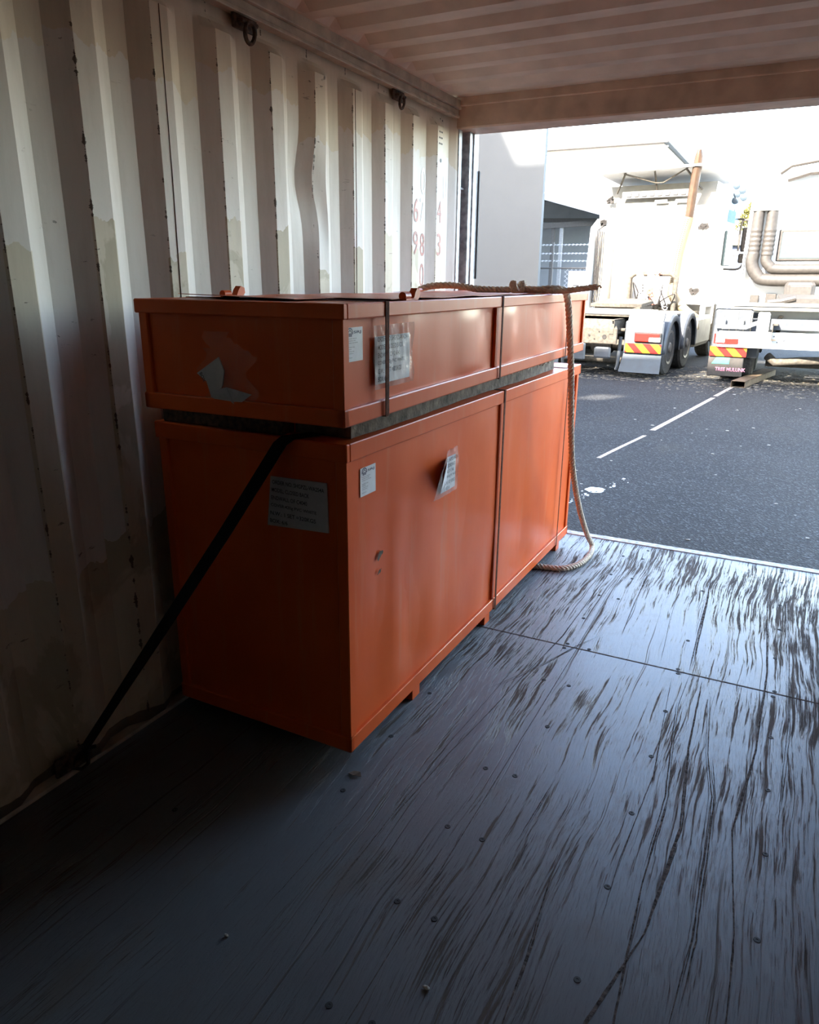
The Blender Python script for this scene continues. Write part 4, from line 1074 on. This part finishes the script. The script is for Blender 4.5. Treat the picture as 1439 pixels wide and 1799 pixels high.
def chainlink(x0, x1, z0, z1, y, s=.085, rr=.0055):
    m = MB(); H = z1-z0; x = x0-H
    while x < x1:
        a, b_ = max(x, x0), min(x+H, x1)
        if b_ > a:
            m.tube([(a, y, z0+(a-x)), (b_, y, z0+(b_-x))], rr, 4, False); m.tube([(a, y+.01, z1-(a-x)), (b_, y+.01, z1-(b_-x))], rr, 4, False)
        x += s*1.41
    return m
t = thing('chain_link_fence', 'galvanised chain-link fence with barbed strands in front of the shed', 'fence', (0, 0, 0))
for xx in (-6.2, -4.62, -3.3): MB().cyl((xx, 21.5, G0), (xx, 21.5, 2.55), .03, n=10).build('fence_post', MT['gutter'], t)
chainlink(-4.25, -3.0, G0, 1.85, 21.5).build('fence_mesh', MT['wire'], t)
MB().cyl((-6.2, 21.5, 1.86), (-3.0, 21.5, 1.86), .022, n=8).build('top_rail', MT['gutter'], t)
for zz in (2.05, 2.25, 2.48):
    m = MB().tube([(-6.2, 21.5, zz), (-3.0, 21.5, zz)], .010, 5)
    for i in range(30): xx = -6.2+.107*i; m.bar((xx-.02, 21.47, zz-.025), (xx+.02, 21.53, zz+.025), .008, .008).bar((xx+.02, 21.47, zz-.025), (xx-.02, 21.53, zz+.025), .008, .008)
    m.build('barbed_strand', MT['wire'], t)
sg = tag(MB().box(-4.12, -3.62, 21.465, 21.485, 1.0, 1.78, .004).build('fence_sign', MT['whitewall']), 'blank looking white sign hung on the chain-link fence', 'sign')
MB().box(-3.97, -3.80, 21.46, 21.465, 1.38, 1.41).build('sign_mark', MT['gutter'], sg)

t = thing('chain_link_fence', 'chain-link fence seen in the gap between the two trucks', 'fence', (0, 0, 0))
chainlink(-1.5, 2.2, G0, 2.3, 26, .12, .008).build('fence_mesh', MT['wire'], t)
for xx in (-1.5, .35, 2.2): MB().cyl((xx, 26, G0), (xx, 26, 2.35), .03, n=8).build('fence_post', MT['wire'], t)
MB().cyl((-1.5, 26, 2.32), (2.2, 26, 2.32), .022, n=8).build('top_rail', MT['gutter'], t)

t = thing('blue_shed', 'small blue-grey shed beyond the fence between the two trucks', 'shed', (-.55, 34, G0))
MB().box(-2, 3, 0, 3, 0, 3.1).build('shed_wall', MT['blueshed'], t)
MB().prism([(-2.2, -.2, 3.1), (3.2, -.2, 3.1), (3.2, 1.5, 3.7), (-2.2, 1.5, 3.7)], (0, .1, .05)).build('shed_roof', MT['gutter'], t)

t = thing('conifer_tree', 'small yellow-green conifer rising between the two trucks', 'tree', (-.75, 40, G0))
MB().tube([(0, 0, 0), (0, 0, 5.2)], [.14, .03], 8).build('trunk', MT['bark'], t)
m = MB()
for _ in range(5200):
    h = random.random()**.8; z = .9+4.3*h; R_ = 2.0*(1-h)**.75+.08; a = random.uniform(0, 2*math.pi); q = R_*math.sqrt(random.random())
    c = Vector((q*math.cos(a), q*math.sin(a), z+random.uniform(-.1, .1))); d = Vector((random.gauss(0, 1), random.gauss(0, 1), random.gauss(.5, .7))).normalized()*random.uniform(.05, .11); s_ = d.orthogonal().normalized()*random.uniform(.02, .04)
    m.add([c-d, c+s_, c+d, c-s_], [(0, 1, 2, 3)])
m.build('foliage', MT['leaf'], t)
